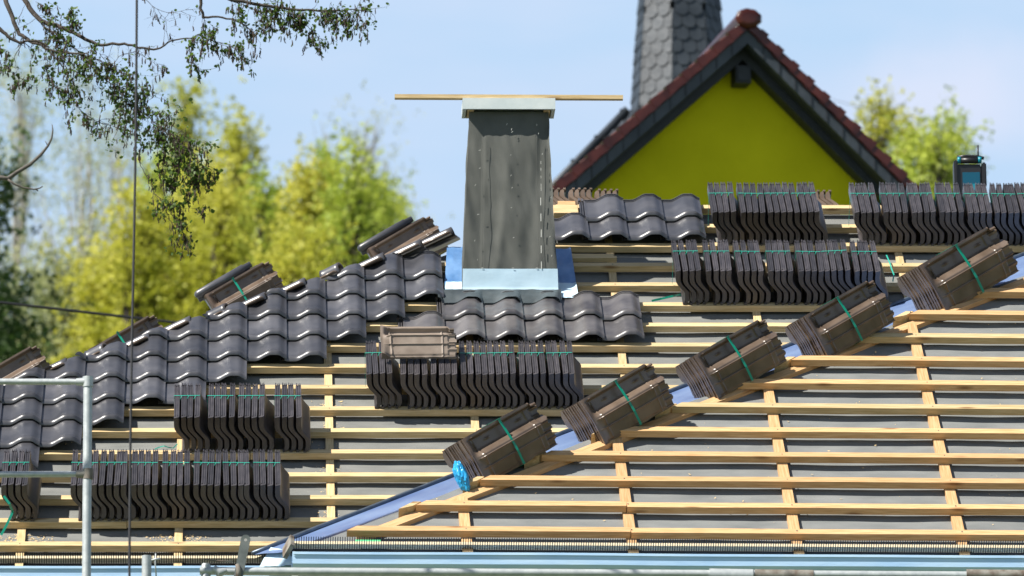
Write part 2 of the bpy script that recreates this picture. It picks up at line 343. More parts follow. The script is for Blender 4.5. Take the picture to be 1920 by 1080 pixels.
# wing body below roof plane B
w0 = B.at(stripB(-.15)+.25, -.16, -.1); w1 = B.at(UB, -.16, -.1)
b = MB(); q = [w0+V((0, .35, -.05)), w1+V((0, .35, -.05)), w1+V((0, 1.6, -.05)), w0+V((0, 1.6, -.05))]
b.add([xz(p, 0) for p in q]+q, [(0, 1, 5, 4), (1, 2, 6, 5), (2, 3, 7, 6), (3, 0, 4, 7), (4, 5, 6, 7)]); b.build('wall', 'wall', house)
# eaves: comb, board, grille, drip sheet, gutter
def eaves(pl, ua, ub, yrow, xref, ub2=None):
    # yrow: pixel rows at xref -> comb top, board top, board bottom, grille bottom, sheet bottom, gutter bottom
    s_b = pl.inv(xref, yrow[1], -.02)[1]
    b = MB(); b.box(ua, ub, s_b-.03, s_b, -.05, -.02); b.build('eaves_board', 'cream', house, pl.m())
    b = MB(); x = ua; hgt = (yrow[2]-yrow[0])/290; pitch = .0135
    while x < ub:
        w_ = noise.noise(V((x*1.5, 2, pl.g)))*.006; ln = noise.noise(V((x*7, 9, 1)))*.004
        b.box(x-.0022, x+.0022, s_b-.036, s_b-.032, -.055, -.055+hgt+w_, Matrix.Rotation(ln, 4, 'Y') if 0 else None); x += pitch
    b.box(ua, ub, s_b-.040, s_b-.030, -.062, -.052)
    x = ua; gd = (yrow[3]-yrow[2])/290
    while x < ub:
        b.box(x-.005, x+.005, s_b-.044, s_b-.040, -.056-gd, -.050); x += .098
    for k in range(1, 4):
        z = -.056-gd*k/3.0; b.box(ua, ub, s_b-.043, s_b-.041, z-.0012-(k == 3)*.006, z+.0012)
    x = ua
    while x < ub:
        b.box(x-.001, x+.001, s_b-.043, s_b-.041, -.056-gd, -.054); x += .0125
    b.build('eaves_comb', 'black', house, pl.m())
    # drip sheet and gutter in world space, hanging from the eaves
    ub = ub2 or ub
    s_g = pl.inv(xref, yrow[3], -.07)[1]; e = pl.at(0, s_g, -.075); out = -pl.back
    def prof(pts, name, m, th=.0):
        b = MB(); vs = []; n = len(pts); k = 30
        for i in range(k+1):
            a = ua+(ub-ua)*i/k
            for (o_, z_) in pts: vs.append(e+pl.u*a+out*(o_)+V((0, 0, z_+.003*noise.noise(V((a*1.3, o_*9, 0))))))
        fs = [(i*n+j, i*n+j+1, (i+1)*n+j+1, (i+1)*n+j) for i in range(k) for j in range(n-1)]
        b.add(vs, fs); b.build(name, m, house, smooth=False)
    prof([(-.02, .002), (0, .0), (.035, -.022), (.037, -.035), (.033, -.036)], 'drip_sheet', 'bluepale')
    h1 = (yrow[5]-yrow[4])/325
    r0 = -(yrow[4]-yrow[3])/325
    prof([(.02, r0-.0), (.02, r0-h1*.5), (.06, r0-h1-.01), (.115, r0-h1-.004), (.135, r0-h1+.012), (.138, r0), (.146, r0+.006), (.146, r0-.008), (.141, r0-.006)], 'gutter', 'zinc')
    prof([(-.08, r0-.02), (.01, r0-.02), (.01, r0-.2), (-.02, r0-.2)], 'fascia_board', 'cap')
eaves(A, UL, A.inv(503, 1040)[0], (1030, 1042, 1052, 1064, 1070, 1092), 250, A.inv(640, 1040)[0])
eaves(B, B.inv(548, 1030)[0], UB, (1003, 1018, 1027, 1038, 1047, 1070), 1200)
# end plate of the comb and bent corner sheet where the two eaves meet
b = MB(); b.box(-.012, .012, -.05, .05, -.05, .05); b.build('comb_end_plate', 'rust', house, B.m(B.inv(541, 1018)[0], B.inv(541, 1018)[1]-.01, -.02) @ Matrix.Rotation(radians(25), 4, 'Y'))
b = MB(); rnd = random.Random(5); vs = []; n = 12
c0 = P(486, 1062, A.O.y-.32); c1 = P(562, 1060, A.O.y-.60); c2 = P(560, 1036, A.O.y-.52); c3 = P(508, 1026, A.O.y-.22)
for j in range(n+1):
    for i in range(n+1):
        s_, t_ = i/n, j/n; q = c0.lerp(c1, s_).lerp(c3.lerp(c2, s_), t_); vs.append(q+V((0, 1, .6))*.022*noise.noise(V((s_*5, t_*4, 2))))
b.add(vs, [(j*(n+1)+i, j*(n+1)+i+1, (j+1)*(n+1)+i+1, (j+1)*(n+1)+i) for j in range(n) for i in range(n)]); b.build('corner_flashing', 'bluepale', house, smooth=True)
# ridge of the main roof: row of small blocks seen beside the chimney
for px, w_ in ((1062, .11),):
    a = A.inv(px, 385)[0]; b = MB(); b.box(-w_/2, w_/2, -.1, .0, -.045, .0); b.build('ridge_block', 'larch', house, A.m(a, RIDGE+.01, .022))
    b = MB(); b.box(-w_*.7, w_*.7, -.12, .0, -.045, .0); b.build('ridge_block', 'pine', house, A.m(a-.01, RIDGE-.06, .026))
b = MB()
for pl, raf, rows in ((A, rafA, 16), (B, rafB, 12)):
    for i in range(rows):
        for a in raf:
            s_ = i*pl.g-.025
            if pl is A and (a > L1(s_) or a < hipA(s_)): continue
            if pl is B and a < lB[i]: continue
            T = pl.m(a+.006*noise.noise(V((a*9, i, 0))), s_, .0005); b.box(-.003, .003, -.003, .003, -.004, .0012, T)
b.build('nail_heads', 'zinc_grey', house, kind='stuff')
# sawdust and shavings around the rafters near the eaves
b = MB(); rnd = random.Random(3)
for (pl, raf, s0, s1, cc, n) in ((A, rafA, -.15, 2.9, -.062, 900), (B, rafB, -.1, 2.6, -.072, 420)):
    for k in range(n):
        if pl is A and k < 520: s_ = rnd.uniform(.06, .2); a = rnd.choice([-2.799, -1.905, -1.035])+rnd.gauss(0, .09)
        elif pl is A and k < 760: s_ = rnd.choice([1, 2, 3, 4, 5, 6])*A.g+rnd.uniform(.02, .2); a = -1.035+rnd.gauss(0, .045)
        else: s_ = rnd.uniform(s0, s1); a = rnd.choice(raf)+rnd.gauss(0, .35)
        if pl is A and (a > L1(s_)-.03 or a < hipA(s_)+.1): continue
        if pl is B and a < stripB(s_)+.03: continue
        if pl is A and 2.2 < 1 : continue
        q = pl.at(a, s_, cc+rnd.uniform(.0, .006)); r = rnd.uniform(.002, .006)*(1.6 if rnd.random() < .06 else 1); t = rnd.uniform(0, pi)
        dx = (pl.u*cos(t)+pl.s*sin(t))*r*1.8; dy = (pl.s*cos(t)-pl.u*sin(t))*r*.6+pl.n*.001
        b.add([q-dx, q+dy, q+dx, q-dy], [(0, 1, 2, 3)])
o = b.build('wood_shavings', 'shaving', None); o['kind'] = 'stuff'; tag(o, 'pale sawdust and wood shavings scattered on the grey underlay between battens', 'sawdust')
# ------------------------------------------------------------------ chimney (part of the house)
cu, cs = A.inv(957, 548, .03); cb = A.at(cu, cs, .03)
CM = frame(cb, A.u, A.back, V((0, 0, 1)))
k313 = 1/313.5; zc = cos(radians(13.3))
def cy(y): return (548-y)*k313/zc
def cloth_pt(fx, z, side):        # side 0 front, 1 right, 2 back, 3 left ; fx 0..1
    H = cy(200); t = max(0, min(1, z/H)); hw = .297-.054*t; dep = .42-.17*t; fr = .012+.035*t
    if side == 0: x, y = -hw+2*hw*fx, fr
    elif side == 1: x, y = hw, fr+dep*fx
    elif side == 2: x, y = hw-2*hw*fx, fr+dep
    else: x, y = -hw, fr+dep-dep*fx
    return x, y
b = MB(); nz = 70; NP = [44, 12, 12, 12]; tot = sum(NP)
vs = []
for j in range(nz+1):
    z = -.35+(cy(196)+.35)*j/nz
    for s_ in range(4):
        for i in range(NP[s_]):
            fx = i/NP[s_]; x, y = cloth_pt(fx, z, s_)
            if s_ == 0 and z > .1:
                w_ = -.016*noise.noise(V((fx*3.2+z*1.1, z*2.0-fx, 0)))-.007*noise.noise(V((fx*6+z*3.5, z*3.4, 4)))-.004*noise.noise(V((fx*14+z*6, z*9, 7)))
                w_ += -.012*exp(-((fx-.33-.20*z)/.05)**2)*max(0, 1-z)+.009*exp(-((fx-.62-.3*z)/.07)**2)*.7
                w_ += .006*(1 if fx < .2 else 0)+.004*(1 if fx > .86 else 0)
                y += w_
            if s_ in (1, 3) and z > .12: x += (.010*noise.noise(V((z*5, fx*2, s_))))
            if s_ in (1, 3): x += 0
            if s_ == 0 and i == 0: x += .006*noise.noise(V((z*6, 0, 9)))
            vs.append(V((x, y, z)))
fs = [(j*tot+i, j*tot+(i+1) % tot, (j+1)*tot+(i+1) % tot, (j+1)*tot+i) for j in range(nz) for i in range(tot)]
fs.append(tuple(nz*tot+i for i in range(tot)))
b.add(vs, fs); me = b.mesh('chimney', 'cloth'); autosmooth(me, 50)
chim = link('chimney', me, house, CM, label='tall chimney wrapped in grey membrane with white cap')
# cap: hollow box of white boards
b = MB(); zt = (CM.inverted() @ ((P(740, 181.4, cb.y+.004)+P(1168, 183.2, cb.y+.025))/2)).z-.0135; zb = zt-.070; hw = .286; yf = -.020; yb = .22
b.box(-hw, hw, yf, yf+.018, zb, zt); b.box(-hw, hw, yb-.018, yb, zb, zt); b.box(-hw, -hw+.022, yf+.018, yb-.018, zb+.0005, zt); b.box(hw-.022, hw, yf+.018, yb-.018, zb+.0005, zt)
b.box(-hw+.022, hw-.022, yf+.018, yb-.018, zt-.02, zt-.003)
b.build('chimney_cap', 'cap', chim, CM)
for x_ in (-hw+.03, hw-.07):
    b = MB(); b.box(x_, x_+.04, yf+.02, yb-.02, zb-.001, zb+.02); b.build('cap_batten', 'pine', chim, CM)
# pale blue apron and side flashings
b = MB(); vs = []; n1, n2 = 30, 8
for j in range(n2+1):
    for i in range(n1+1):
        x = -.292+.584*i/n1; z = cy(548)+(cy(503)-cy(548))*j/n2
        y = -.002-.006*noise.noise(V((x*5, z*9, 1)))-(.012 if j == 0 else 0)
        vs.append(V((x*(1.01-.012*j/n2), y, z)))
b.add(vs, [(j*(n1+1)+i, j*(n1+1)+i+1, (j+1)*(n1+1)+i+1, (j+1)*(n1+1)+i) for j in range(n2) for i in range(n1)]); b.build('apron_flashing', 'bluepale', chim, CM, True)
def patch(pl, corners, name, m, c, nx=10, ny=20, amp=.006, curl=0):
    b = MB(); q = [pl.inv(*p, c) for p in corners]; vs = []
    for j in range(ny+1):
        for i in range(nx+1):
            s_, t_ = i/nx, j/ny
            a = (q[0][0]*(1-s_)+q[1][0]*s_)*(1-t_)+(q[3][0]*(1-s_)+q[2][0]*s_)*t_
            d_ = (q[0][1]*(1-s_)+q[1][1]*s_)*(1-t_)+(q[3][1]*(1-s_)+q[2][1]*s_)*t_
            vs.append(pl.at(a, d_, c+amp*noise.noise(V((a*11, d_*9, 1)))+amp*.8*noise.noise(V((a*30, d_*12, 1)))+curl*max(0, s_-.85)*4))
    b.add(vs, [(j*(nx+1)+i, j*(nx+1)+i+1, (j+1)*(nx+1)+i+1, (j+1)*(nx+1)+i) for j in range(ny) for i in range(nx)])
    return b.build(name, m, chim, smooth=True)
patch(A, [(832, 558), (872, 552), (872, 463), (838, 463)], 'side_flashing', 'bluetape', .02, curl=0)
patch(A, [(1046, 556), (1084, 556), (1070, 466), (1040, 466)], 'side_flashing', 'bluetape', .02, curl=.012)
patch(A, [(830, 560), (866, 552), (868, 528), (836, 528)], 'flashing_foot', 'bluepale', .026)
patch(A, [(1046, 558), (1085, 558), (1080, 530), (1046, 530)], 'flashing_foot', 'bluepale', .026, curl=.014)
# stitches and seams on the wrap
b = MB(); rnd = random.Random(11)
def on_cloth(px, py):
    z = cy(py); x = (px-957)*k313; t = z/cy(200); return V((x, .012+.035*t-.024, z))
for y in list(range(372, 500, 31)): 
    q = on_cloth(1017+rnd.uniform(-.5, .5), y); b.box(q.x-.0022, q.x+.0022, q.y-.002, q.y, q.z-.026, q.z+.022)
for (px, py, l, an) in [(953, 222, 4, .5), (962, 232, 4, .3), (963, 237, 4, .9), (1011, 223, 3, 0), (1014, 240, 3, 0), (1018, 297, 6, 0), (1018, 310, 6, 0), (1018, 325, 5, 0), (1018, 345, 14, 0), (1021, 280, 3, .3), (960, 282, 2, 1), (960, 322, 3, .8), (962, 346, 3, .8), (960, 385, 2, .8), (964, 443, 3, 1), (900, 273, 4, 1.2), (900, 308, 3, 1.2), (891, 341, 3, .5), (896, 398, 4, 1.3), (894, 486, 2, 0), (1037, 365, 3, 0), (1034, 441, 3, .4), (1037, 478, 3, .5), (889, 449, 3, .4), (962, 502, 4, 1.5), (903, 502, 4, 1.5), (1008, 502, 4, 1.5)]:
    q = on_cloth(px, py); T = Matrix.Translation(q) @ Matrix.Rotation(an, 4, 'Y'); b.box(-.0011, .0011, -.002, 0, -l*k313/2, l*k313/2, T)
b.build('staple', 'stitch', chim, CM)
b = MB()
for px, y0, y1, bend in ((903, 500, 248, 3), (1012, 500, 245, -2)):
    pts = [on_cloth(px+bend*(y0-y)/(y0-y1), y)+V((0, .001, 0)) for y in [y0+(y1-y0)*k/20 for k in range(21)]]
    b.tube(pts, .0013, 5)
b.build('seam', 'cloth', chim, CM, True)
# rubbery lead skirt dressed over the tiles below the chimney
uu0, uu1 = A.inv(820, 560)[0], A.inv(1052, 560)[0]
b = MB(); vs = []; nx_, ny_ = 90, 8
W = .2403; U0 = -.333
def wave(x, amp=.042):
    t = (x-U0)/W; t -= math.floor(t)
    def ss(a, b_, v):
        v = max(0, min(1, (v-a)/(b_-a))); return v*v*(3-2*v)
    return amp*(ss(.30, .70, t)-ss(.86, 1.12, t)*.75+(1-ss(-.14, .12, t))*.25*0)
for j in range(ny_+1):
    t_ = j/ny_
    for i in range(nx_+1):
        a = uu0+(uu1-uu0)*i/nx_; s_ = A.inv(957, 567, .04)[1]*(1-t_)+A.inv(957, 548, .03)[1]*t_
        hgt = (wave(a)*1.05+.036)*(1-t_)+.05*t_
        hgt += .004*noise.noise(V((a*20, s_*20, 0)))
        vs.append(A.at(a, s_, hgt))
b.add(vs, [(j*(nx_+1)+i, j*(nx_+1)+i+1, (j+1)*(nx_+1)+i+1, (j+1)*(nx_+1)+i) for j in range(ny_) for i in range(nx_)]); b.build('skirt', 'membraneA', chim, smooth=True)
chim_skirt_mat = mat('dark_lead_skirt', (.03, .04, .045), .45, col2=(.07, .085, .09), nscale=7, bump=.002, bscale=30)
bpy.data.objects['skirt'].data.materials[0] = chim_skirt_mat
# loose batten lying across the chimney
q0 = P(740, 181.4, cb.y+.004); q1 = P(1168, 183.2, cb.y+.025)
X = (q1-q0).normalized(); Y = V((0, 0, 1)).cross(X).normalized(); Z = X.cross(Y)
zz = (CM @ V((0, 0, zt))).z
mid = (q0+q1)/2; h = (q1-q0).length/2
b = MB(); b.box(-h, h, -.02, .03, -.012, .012); o = b.build('loose_batten', 'pine', None, frame(mid+V((0, 0, 0)), X, Y, Z)); tag(o, 'single pale batten lying level across the white chimney cap', 'batten')
# ------------------------------------------------------------------ laid tiles
def ss(a, b_, v):
    v = max(0, min(1, (v-a)/(b_-a))); return v*v*(3-2*v)
TL = A.g+.05
def tile_h(t):
    return .042*(ss(.26, .66, t)-.66*ss(.82, 1.05, t))
def tile_mesh(name, mt, seed=0, full_top=False):
    b = MB(); xs = [-.004+.006, .03, .06, .1, .16, .22, .28, .33, .38, .43, .48, .53, .58, .63, .68, .72, .77, .82, .86, .90, .94, .98, 1.02, 1.05]
    ys = [0, -.03, -.08, -.14, -.20, -.25, -.29, -.302, -.312, -.320, -.327, -.333, -.337, -.339]
    ys = [y*TL/.339 for y in ys]; n = len(xs); k = len(ys); top = []; bot = []
    for y in ys:
        f = -y/TL; e = (-y)-(TL-.045)     # nose bead starts
        bead = 0
        if e > 0:
            q = e/.045; bead = .0075*sin(min(1, q/.8)*pi)**1.0+(-.014*max(0, (q-.72)/.28)**2)
        for t in xs:
            z = .001+.028*f+.013+tile_h(t)+bead
            if t < .04: z += .004                 # interlock rib on the left
            top.append(V((t*W, y, z)))
            bot.append(V((t*W, y+(.004 if y == ys[-1] else 0), .001+.028*f+tile_h(t)-.000)))
    vs = top+bot; o = len(top); fs = []; 
    for j in range(k-1):
        for i in range(n-1):
            q = j*n+i; fs.append((q, q+n, q+n+1, q+1)); fs.append((o+q, o+q+1, o+q+n+1, o+q+n))
    for i in range(n-1): fs.append((i, i+1, o+i+1, o+i)); q = (k-1)*n+i; fs.append((q, o+q, o+q+1, q+1))
    for j in range(k-1): q = j*n; fs.append((q, o+q, o+q+n, q+n)); q = j*n+n-1; fs.append((q, q+n, o+q+n, o+q))
    b.add(vs, fs)
    # raised ribs of the head lock: double line across the top
    for yy, hh in ((.004, .007), (-.016, .006)):
        rv = []
        for t in xs:
            z = .014+tile_h(t); rv += [V((t*W, yy-.003, z-.003)), V((t*W, yy-.003, z+hh)), V((t*W, yy+.003, z+hh)), V((t*W, yy+.003, z-.003))]
        rf = [(i*4+j, i*4+(j+1) % 4, i*4+4+(j+1) % 4, i*4+4+j)[::-1] for i in range(n-1) for j in range(4)]
        b.add(rv, rf+[(0, 1, 2, 3), (n*4-1, n*4-2, n*4-3, n*4-4)])
    # water channel ribs left of the pan
    for xx in (-.010, -.024):
        b.box(xx-.003, xx+.003, -TL+.06, .012, .002, .017)
    b.box(-.030, .002, -TL+.06, .010, .000, .005)
    b.box(-.034, -.02, -.02, .018, .004, .028); b.box(-.012, -.002, -.02, .018, .004, .024)
    me = b.mesh(name, mt); autosmooth(me, 48); return me
tm = tile_mesh('roof_tile', 'glaze'); tm2 = tile_mesh('roof_tile', 'glaze2')
def place_tile(a, row, me, label, cut=None, group='dark tiles laid on the roof', tilt=0):
    """row: the batten it hangs on; a: left joint"""
    s_ = row*A.g+.026; mw = A.m(a, s_, 0) @ Matrix.Rotation(random.uniform(-.004, .004), 4, 'Z') @ Matrix.Translation(V((random.uniform(-.0015, .0015), random.uniform(-.003, .003), random.uniform(0, .0015))))
    m_ = me
    if cut:
        bm = bmesh.new(); bm.from_mesh(me)
        p0 = mw.inverted() @ A.at(cut(0), 0); p1 = mw.inverted() @ A.at(cut(4), 4)
        d_ = (p1-p0).normalized(); nn = d_.cross(V((0, 0, 1)))
        r = bmesh.ops.bisect_plane(bm, geom=bm.verts[:]+bm.edges[:]+bm.faces[:], plane_co=p0, plane_no=-nn, clear_outer=True)
        e = [x for x in r['geom_cut'] if isinstance(x, bmesh.types.BMEdge)]
        if len(bm.verts) < 8: bm.free(); return
        try: bmesh.ops.edgeloop_fill(bm, edges=e)
        except Exception: pass
        m_ = bpy.data.meshes.new('roof_tile'); bm.to_mesh(m_); bm.free(); m_.materials.clear(); m_.materials.append(me.materials[0]); m_.update()
    o = link('roof_tile', m_, None, mw); return tag(o, label, 'roof tile', group)
hipcut = line(A.inv(83, 690, .05), A.inv(753, 472, .05))
lim = {13: 0, 12: 0, 11: -1, 10: -2, 9: -3, 8: -5, 7: -6, 6: -8, 5: -9, 4: -10}   # columns left of U0 at which the laid field ends
def col_u(k): return U0+k*W
rows_left = sorted(lim, reverse=True)
for ri, row in enumerate(rows_left):
    s_top, s_bot = row*A.g+.03, (row-1)*A.g-.03
    kmax = lim[row]; k = kmax-1; n = 0; pix = True
    while True:
        a = col_u(k)
        if a+W*1.05 < hipcut(s_bot)+.03 or a < UL+.3: break
        # stop a little way outside the picture
        if a < -3.75: break
        n += 1; cut = hipcut if a-.04 < hipcut(s_top) else None
        place_tile(a, row, tm, f'glazed tile left of the chimney, {ORD[n]} from right in the {ORD[ri+1]} course down', cut, 'dark tiles laid left of the chimney'); k -= 1
for row, cols in ((11, range(0, 5)), (10, range(-1, 5))):
    for n, k in enumerate(cols):
        place_tile(col_u(k)-.003, row, tm2, f'dusty tile below the chimney, {ORD[n+1]} from left in the {"upper" if row == 11 else "lower"} course', None, 'dusty tiles laid below the chimney')
for row, a0, n_ in ((16, .601, 3), (15, .361, 4)):
    for n in range(n_):
        place_tile(a0+n*.2425, row, tm, f'clean tile right of the chimney, {ORD[n+1]} from left in the {"upper" if row == 16 else "lower"} course', None, 'clean tiles laid right of the chimney')
# ------------------------------------------------------------------ side-roof tiles showing along the left hip
XC = V((.90, .20, .40)).normalized()     # up the slope of the left-facing roof
def barrel(px, py, ln, r, arch, idx):
    o_ = P(px, py-(3 if arch else 8), A.at(0, A.inv(px, py, .05)[1], .05).y-.03)
    XC = V((.78, -.42, .30)).normalized() if arch else V((.88, -.22, .36)).normalized()
    # straight half-round roll, open at the upper right end
    Yb = V((-.2, .95, -.1)); Yb = (Yb-XC*Yb.dot(XC)).normalized(); Zb = XC.cross(Yb)
    if Zb.z < 0: Zb = -Zb; Yb = -Yb
    b = MB(); n = 12; k = 6
    for (rr_, mi, sgn) in ((r, 0, 1), (r*.72, 1, -1)):
        vs = []
        for i in range(k+1):
            x = -ln*(1-i/k); sc = 1+(.10 if i == 0 else 0)
            for j in range(n+1):
                t = radians(-25+230*j/n); vs.append(V((x, rr_*sc*cos(t), rr_*sc*sin(t))))
        fs = [(i*(n+1)+j, i*(n+1)+j+1, (i+1)*(n+1)+j+1, (i+1)*(n+1)+j)[::sgn] for i in range(k) for j in range(n)]
        b.add(vs, fs, mi)
    oo = (k+1)*(n+1)
    for e in (0, k):
        b.add([], []); 
        for j in range(n):
            q = e*(n+1)+j; b.f.append((q, q+1, oo+q+1, oo+q)); b.m.append(1)
    # flat web of the tile beside the roll
    if not arch: b.box(-ln, -.004, r*.75, r*.75+.16, -r*.5, -r*.5+.014, None, 0)
    b.box(-ln, -.01, -r*1.0-.05, -r*.72, -r*.45, -r*.45+.012, None, 1)
    if arch: b.tube([V((-.045, 0, 0)), V((-.02, 0, 0)), V((0, 0, 0))], [r*.2, r*.26, r*.2], 8, 1)
    me = b.mesh('hip_tile', ['glaze', 'clay'], True)
    rot = Matrix()
    o = link('hip_tile', me, None, frame(o_, XC, Yb, Zb) @ rot)
    tag(o, f'dark half-round tile poking over the left hip, {ORD[idx]} from the lower left', 'roof tile', 'side roof tiles showing along the left hip')
hl = [(60, 710, 0), (128, 686, 0), (200, 656, 1), (283, 637, 0), (360, 607, 0), (428, 581, 1), (500, 562, 0), (575, 535, 0), (640, 505, 1), (722, 488, 0), (792, 463, 0), (850, 440, 0)]
for i, (px, py, ar) in enumerate(hl): barrel(px, py+3, .13 if ar else .25, .048 if ar else .036, ar, i+1)
# ------------------------------------------------------------------ strapped piles standing on the battens
SL, SW, ST = .43, .222, .041
def stack_tile():
    """tile on its long edge: profile in (x, z), length along y (up the roof)"""
    pr = [(.0, .222), (.0, .205), (-.001, .185), (.0, .165), (.003, .150), (.012, .132), (.032, .108), (.050, .088), (.057, .074), (.058, .035), (.055, .014), (.044, .0)]
    w = [.031, .033, .033, .033, .033, .032, .031, .030, .030, .030, .027, .018]
    b = MB(); vs = []; fs = []; ny = 4; yl = [0, .01, SL-.02, SL]
    for y in yl:
        sc = .86 if y in (0,) else 1
        for i, (x, z) in enumerate(pr): vs.append(V((x-w[i]/2*sc*.0, y, z)))
        for i, (x, z) in enumerate(pr): vs.append(V((x+w[i]*sc, y, z+(.006 if i == 0 else 0))))
    n = len(pr)
    for j in range(len(yl)-1):
        a, c = j*2*n, (j+1)*2*n
        for i in range(n-1):
            fs.append((a+i, c+i, c+i+1, a+i+1)); fs.append((a+n+i, a+n+i+1, c+n+i+1, c+n+i))
        fs.append((a, a+n, c+n, c)); fs.append((a+n-1, c+n-1, c+2*n-1, a+2*n-1))
    for i in range(n-1):
        fs.append((i, i+1, n+i+1, n+i)); q = 3*2*n; fs.append((q+i, q+n+i, q+n+i+1, q+i+1))
    b.add(vs, fs)
    # lock ribs along the upper long edge and prongs at the head
    b.box(.003, .009, .02, SL-.01, .220, .228); b.box(.018, .022, .02, SL-.01, .222, .229)
    b.box(.002, .008, SL-.015, SL+.014, .200, .232); b.box(.013, .018, SL-.015, SL+.012, .205, .228); b.box(.022, .027, SL-.015, SL+.016, .200, .230)
    # rain lip along the front foot
    b.box(.046, .062, -.006, .02, -.004, .012)
    me = b.mesh('tile', 'pile'); autosmooth(me, 40); return me
stm = stack_tile()
def strap_mesh(n, pitch):
    b = MB(); L_ = (n-1)*pitch+.028; y = SL*.64
    b.box(-.001, L_, y-.0028, y+.0028, .2305, .2322)
    # side runs of the strap
    T = Matrix.Translation(V((-.0028, y, .231))) @ Matrix.Rotation(radians(0), 4, 'X')
    b.box(-.001, .001, -.0035, .0035, -.221, .001, T)
    b.add([V((-.004, y-.075, .200)), V((-.004, y-.068, .200)), V((-.001, y+.003, .2322)), V((-.001, y-.004, .2322))], [(0, 1, 2, 3)])
    for i in range(1, n): 
        x = i*pitch
        b.add([V((x-.0105, y-.035, .224)), V((x-.009, y-.035, .224)), V((x+.004, y, .2315)), V((x+.001, y, .2315))], [(0, 1, 2, 3)])
    return b.mesh('strap', 'strapthin')
straps = {}
rots = random.Random(21)
def bundle(px, row, n=4, label='', group='', shear=0.0, dz=0, pitch=.0405, top=None, py=None, pl=A):
    s_ = row*pl.g-.03
    # px is the picture column of the left edge of the pile's lit upper faces
    ytop = None
    a = pl.inv(px, 0, 0)[0] if False else None
    # solve u so that the near upper corner of the first tile appears at px
    lo_, hi_ = -6, 6
    for _ in range(40):
        mm = (lo_+hi_)/2; q = pl.at(mm, s_+SL*.5, .22)-CAM; x = 960+F*q.dot(rt)/q.dot(fw)
        if x < px: lo_ = mm
        else: hi_ = mm
    mw = pl.m(mm, s_, .002+dz) @ Matrix.Rotation(rots.uniform(-.012, .012), 4, 'Z') @ Matrix.Rotation(shear+rots.uniform(-.022, .022), 4, 'Y')
    t = thing('tile_bundle', label, 'tile bundle', mw, group)
    for i in range(n):
        m2 = mw @ Matrix.Translation(V((i*pitch+rots.uniform(-.0012, .0012), rots.uniform(-.004, .004), rots.uniform(-.0015, .0015)))) @ Matrix.Rotation(rots.uniform(-.014, .014), 4, 'Z') @ Matrix.Rotation(rots.uniform(-.018, .018), 4, 'Y')
        link('tile', stm, t, m2)
    key = (n, pitch)
    if key not in straps: straps[key] = strap_mesh(n, pitch)
    link('strap', straps[key], t, mw)
    return t
piles = [
 ('in the lowest pile above the left eaves', 1, [(133, 4, 0), (188, 4, .0), (246, 4, 0), (305, 4, 0), (362, 4, 0), (418, 4, 0), (475, 4, 0)]),
 ('in the short pile above the lowest pile', 4, [(328, 4, 0), (390, 4, 0), (448, 4, 0), (515, 4, 0)]),
 ('in the middle pile below the chimney', 6, [(688, 4, 0), (750, 4, 0), (808, 4, 0), (863, 4, 0), (917, 4, 0), (973, 4, 0), (1028, 4, .0)]),
 ('in the long pile beside the valley bundles', 11, [(1265, 4, 0), (1322, 4, 0), (1379, 4, 0), (1437, 4, 0), (1492, 4, 0), (1546, 4, -.04), (1598, 4, 0)]),
 ('in the top pile below the yellow gable', 14, [(1332, 4, 0), (1385, 4, 0), (1436, 4, 0), (1487, 4, 0)]),
 ('in the top right pile under the radio', 14, [(1597, 4, 0), (1652, 4, 0), (1705, 4, 0), (1756, 4, 0), (1808, 4, 0), (1859, 4, 0), (1910, 4, 0)]),
]
for desc, row, lst in piles:
    for i, (px, n, sh) in enumerate(lst):
        pos = ORD[i+1]+' from left' if len(lst)-i > 2 else ('rightmost' if i == len(lst)-1 else 'second from right')
        bundle(px, row, n, f'strapped upright dark tiles, {pos} {desc}', 'strapped tiles '+desc, sh)
bundle(5, 1, 4, 'strapped upright dark tiles at the left picture edge behind the scaffold rail', 'strapped tiles at the left edge')
# piles on the far side of the ridge, tips only
def rear(px, y, n, label):
    for k in range(1):
        q = P(px, y, 40.55); q2 = frame(q, -A.u, A.back*cos(.66)*1-V((0, 0, sin(.66))), (-A.u).cross(A.back*cos(.66)-V((0, 0, sin(.66)))))
        t = thing('tile_bundle', label, 'tile bundle', q2, 'tile bundles behind the ridge')
        for i in range(n):
            link('tile', stm2, t, q2 @ Matrix.Translation(V((-i*.038, 0, -.222))))
stm2 = stm.copy(); stm2.materials.clear(); stm2.materials.append(M['clay'])
rear(1043, 394, 4, 'brown tile tips behind the ridge, leftmost bundle beside the chimney')
rear(1093, 394, 4, 'brown tile tips behind the ridge, middle bundle above clean tiles')
rear(1142, 396, 4, 'brown tile tips behind the ridge, right bundle above clean tiles')
rear(1543, 398, 4, 'brown tile tips behind the ridge between the two top piles')
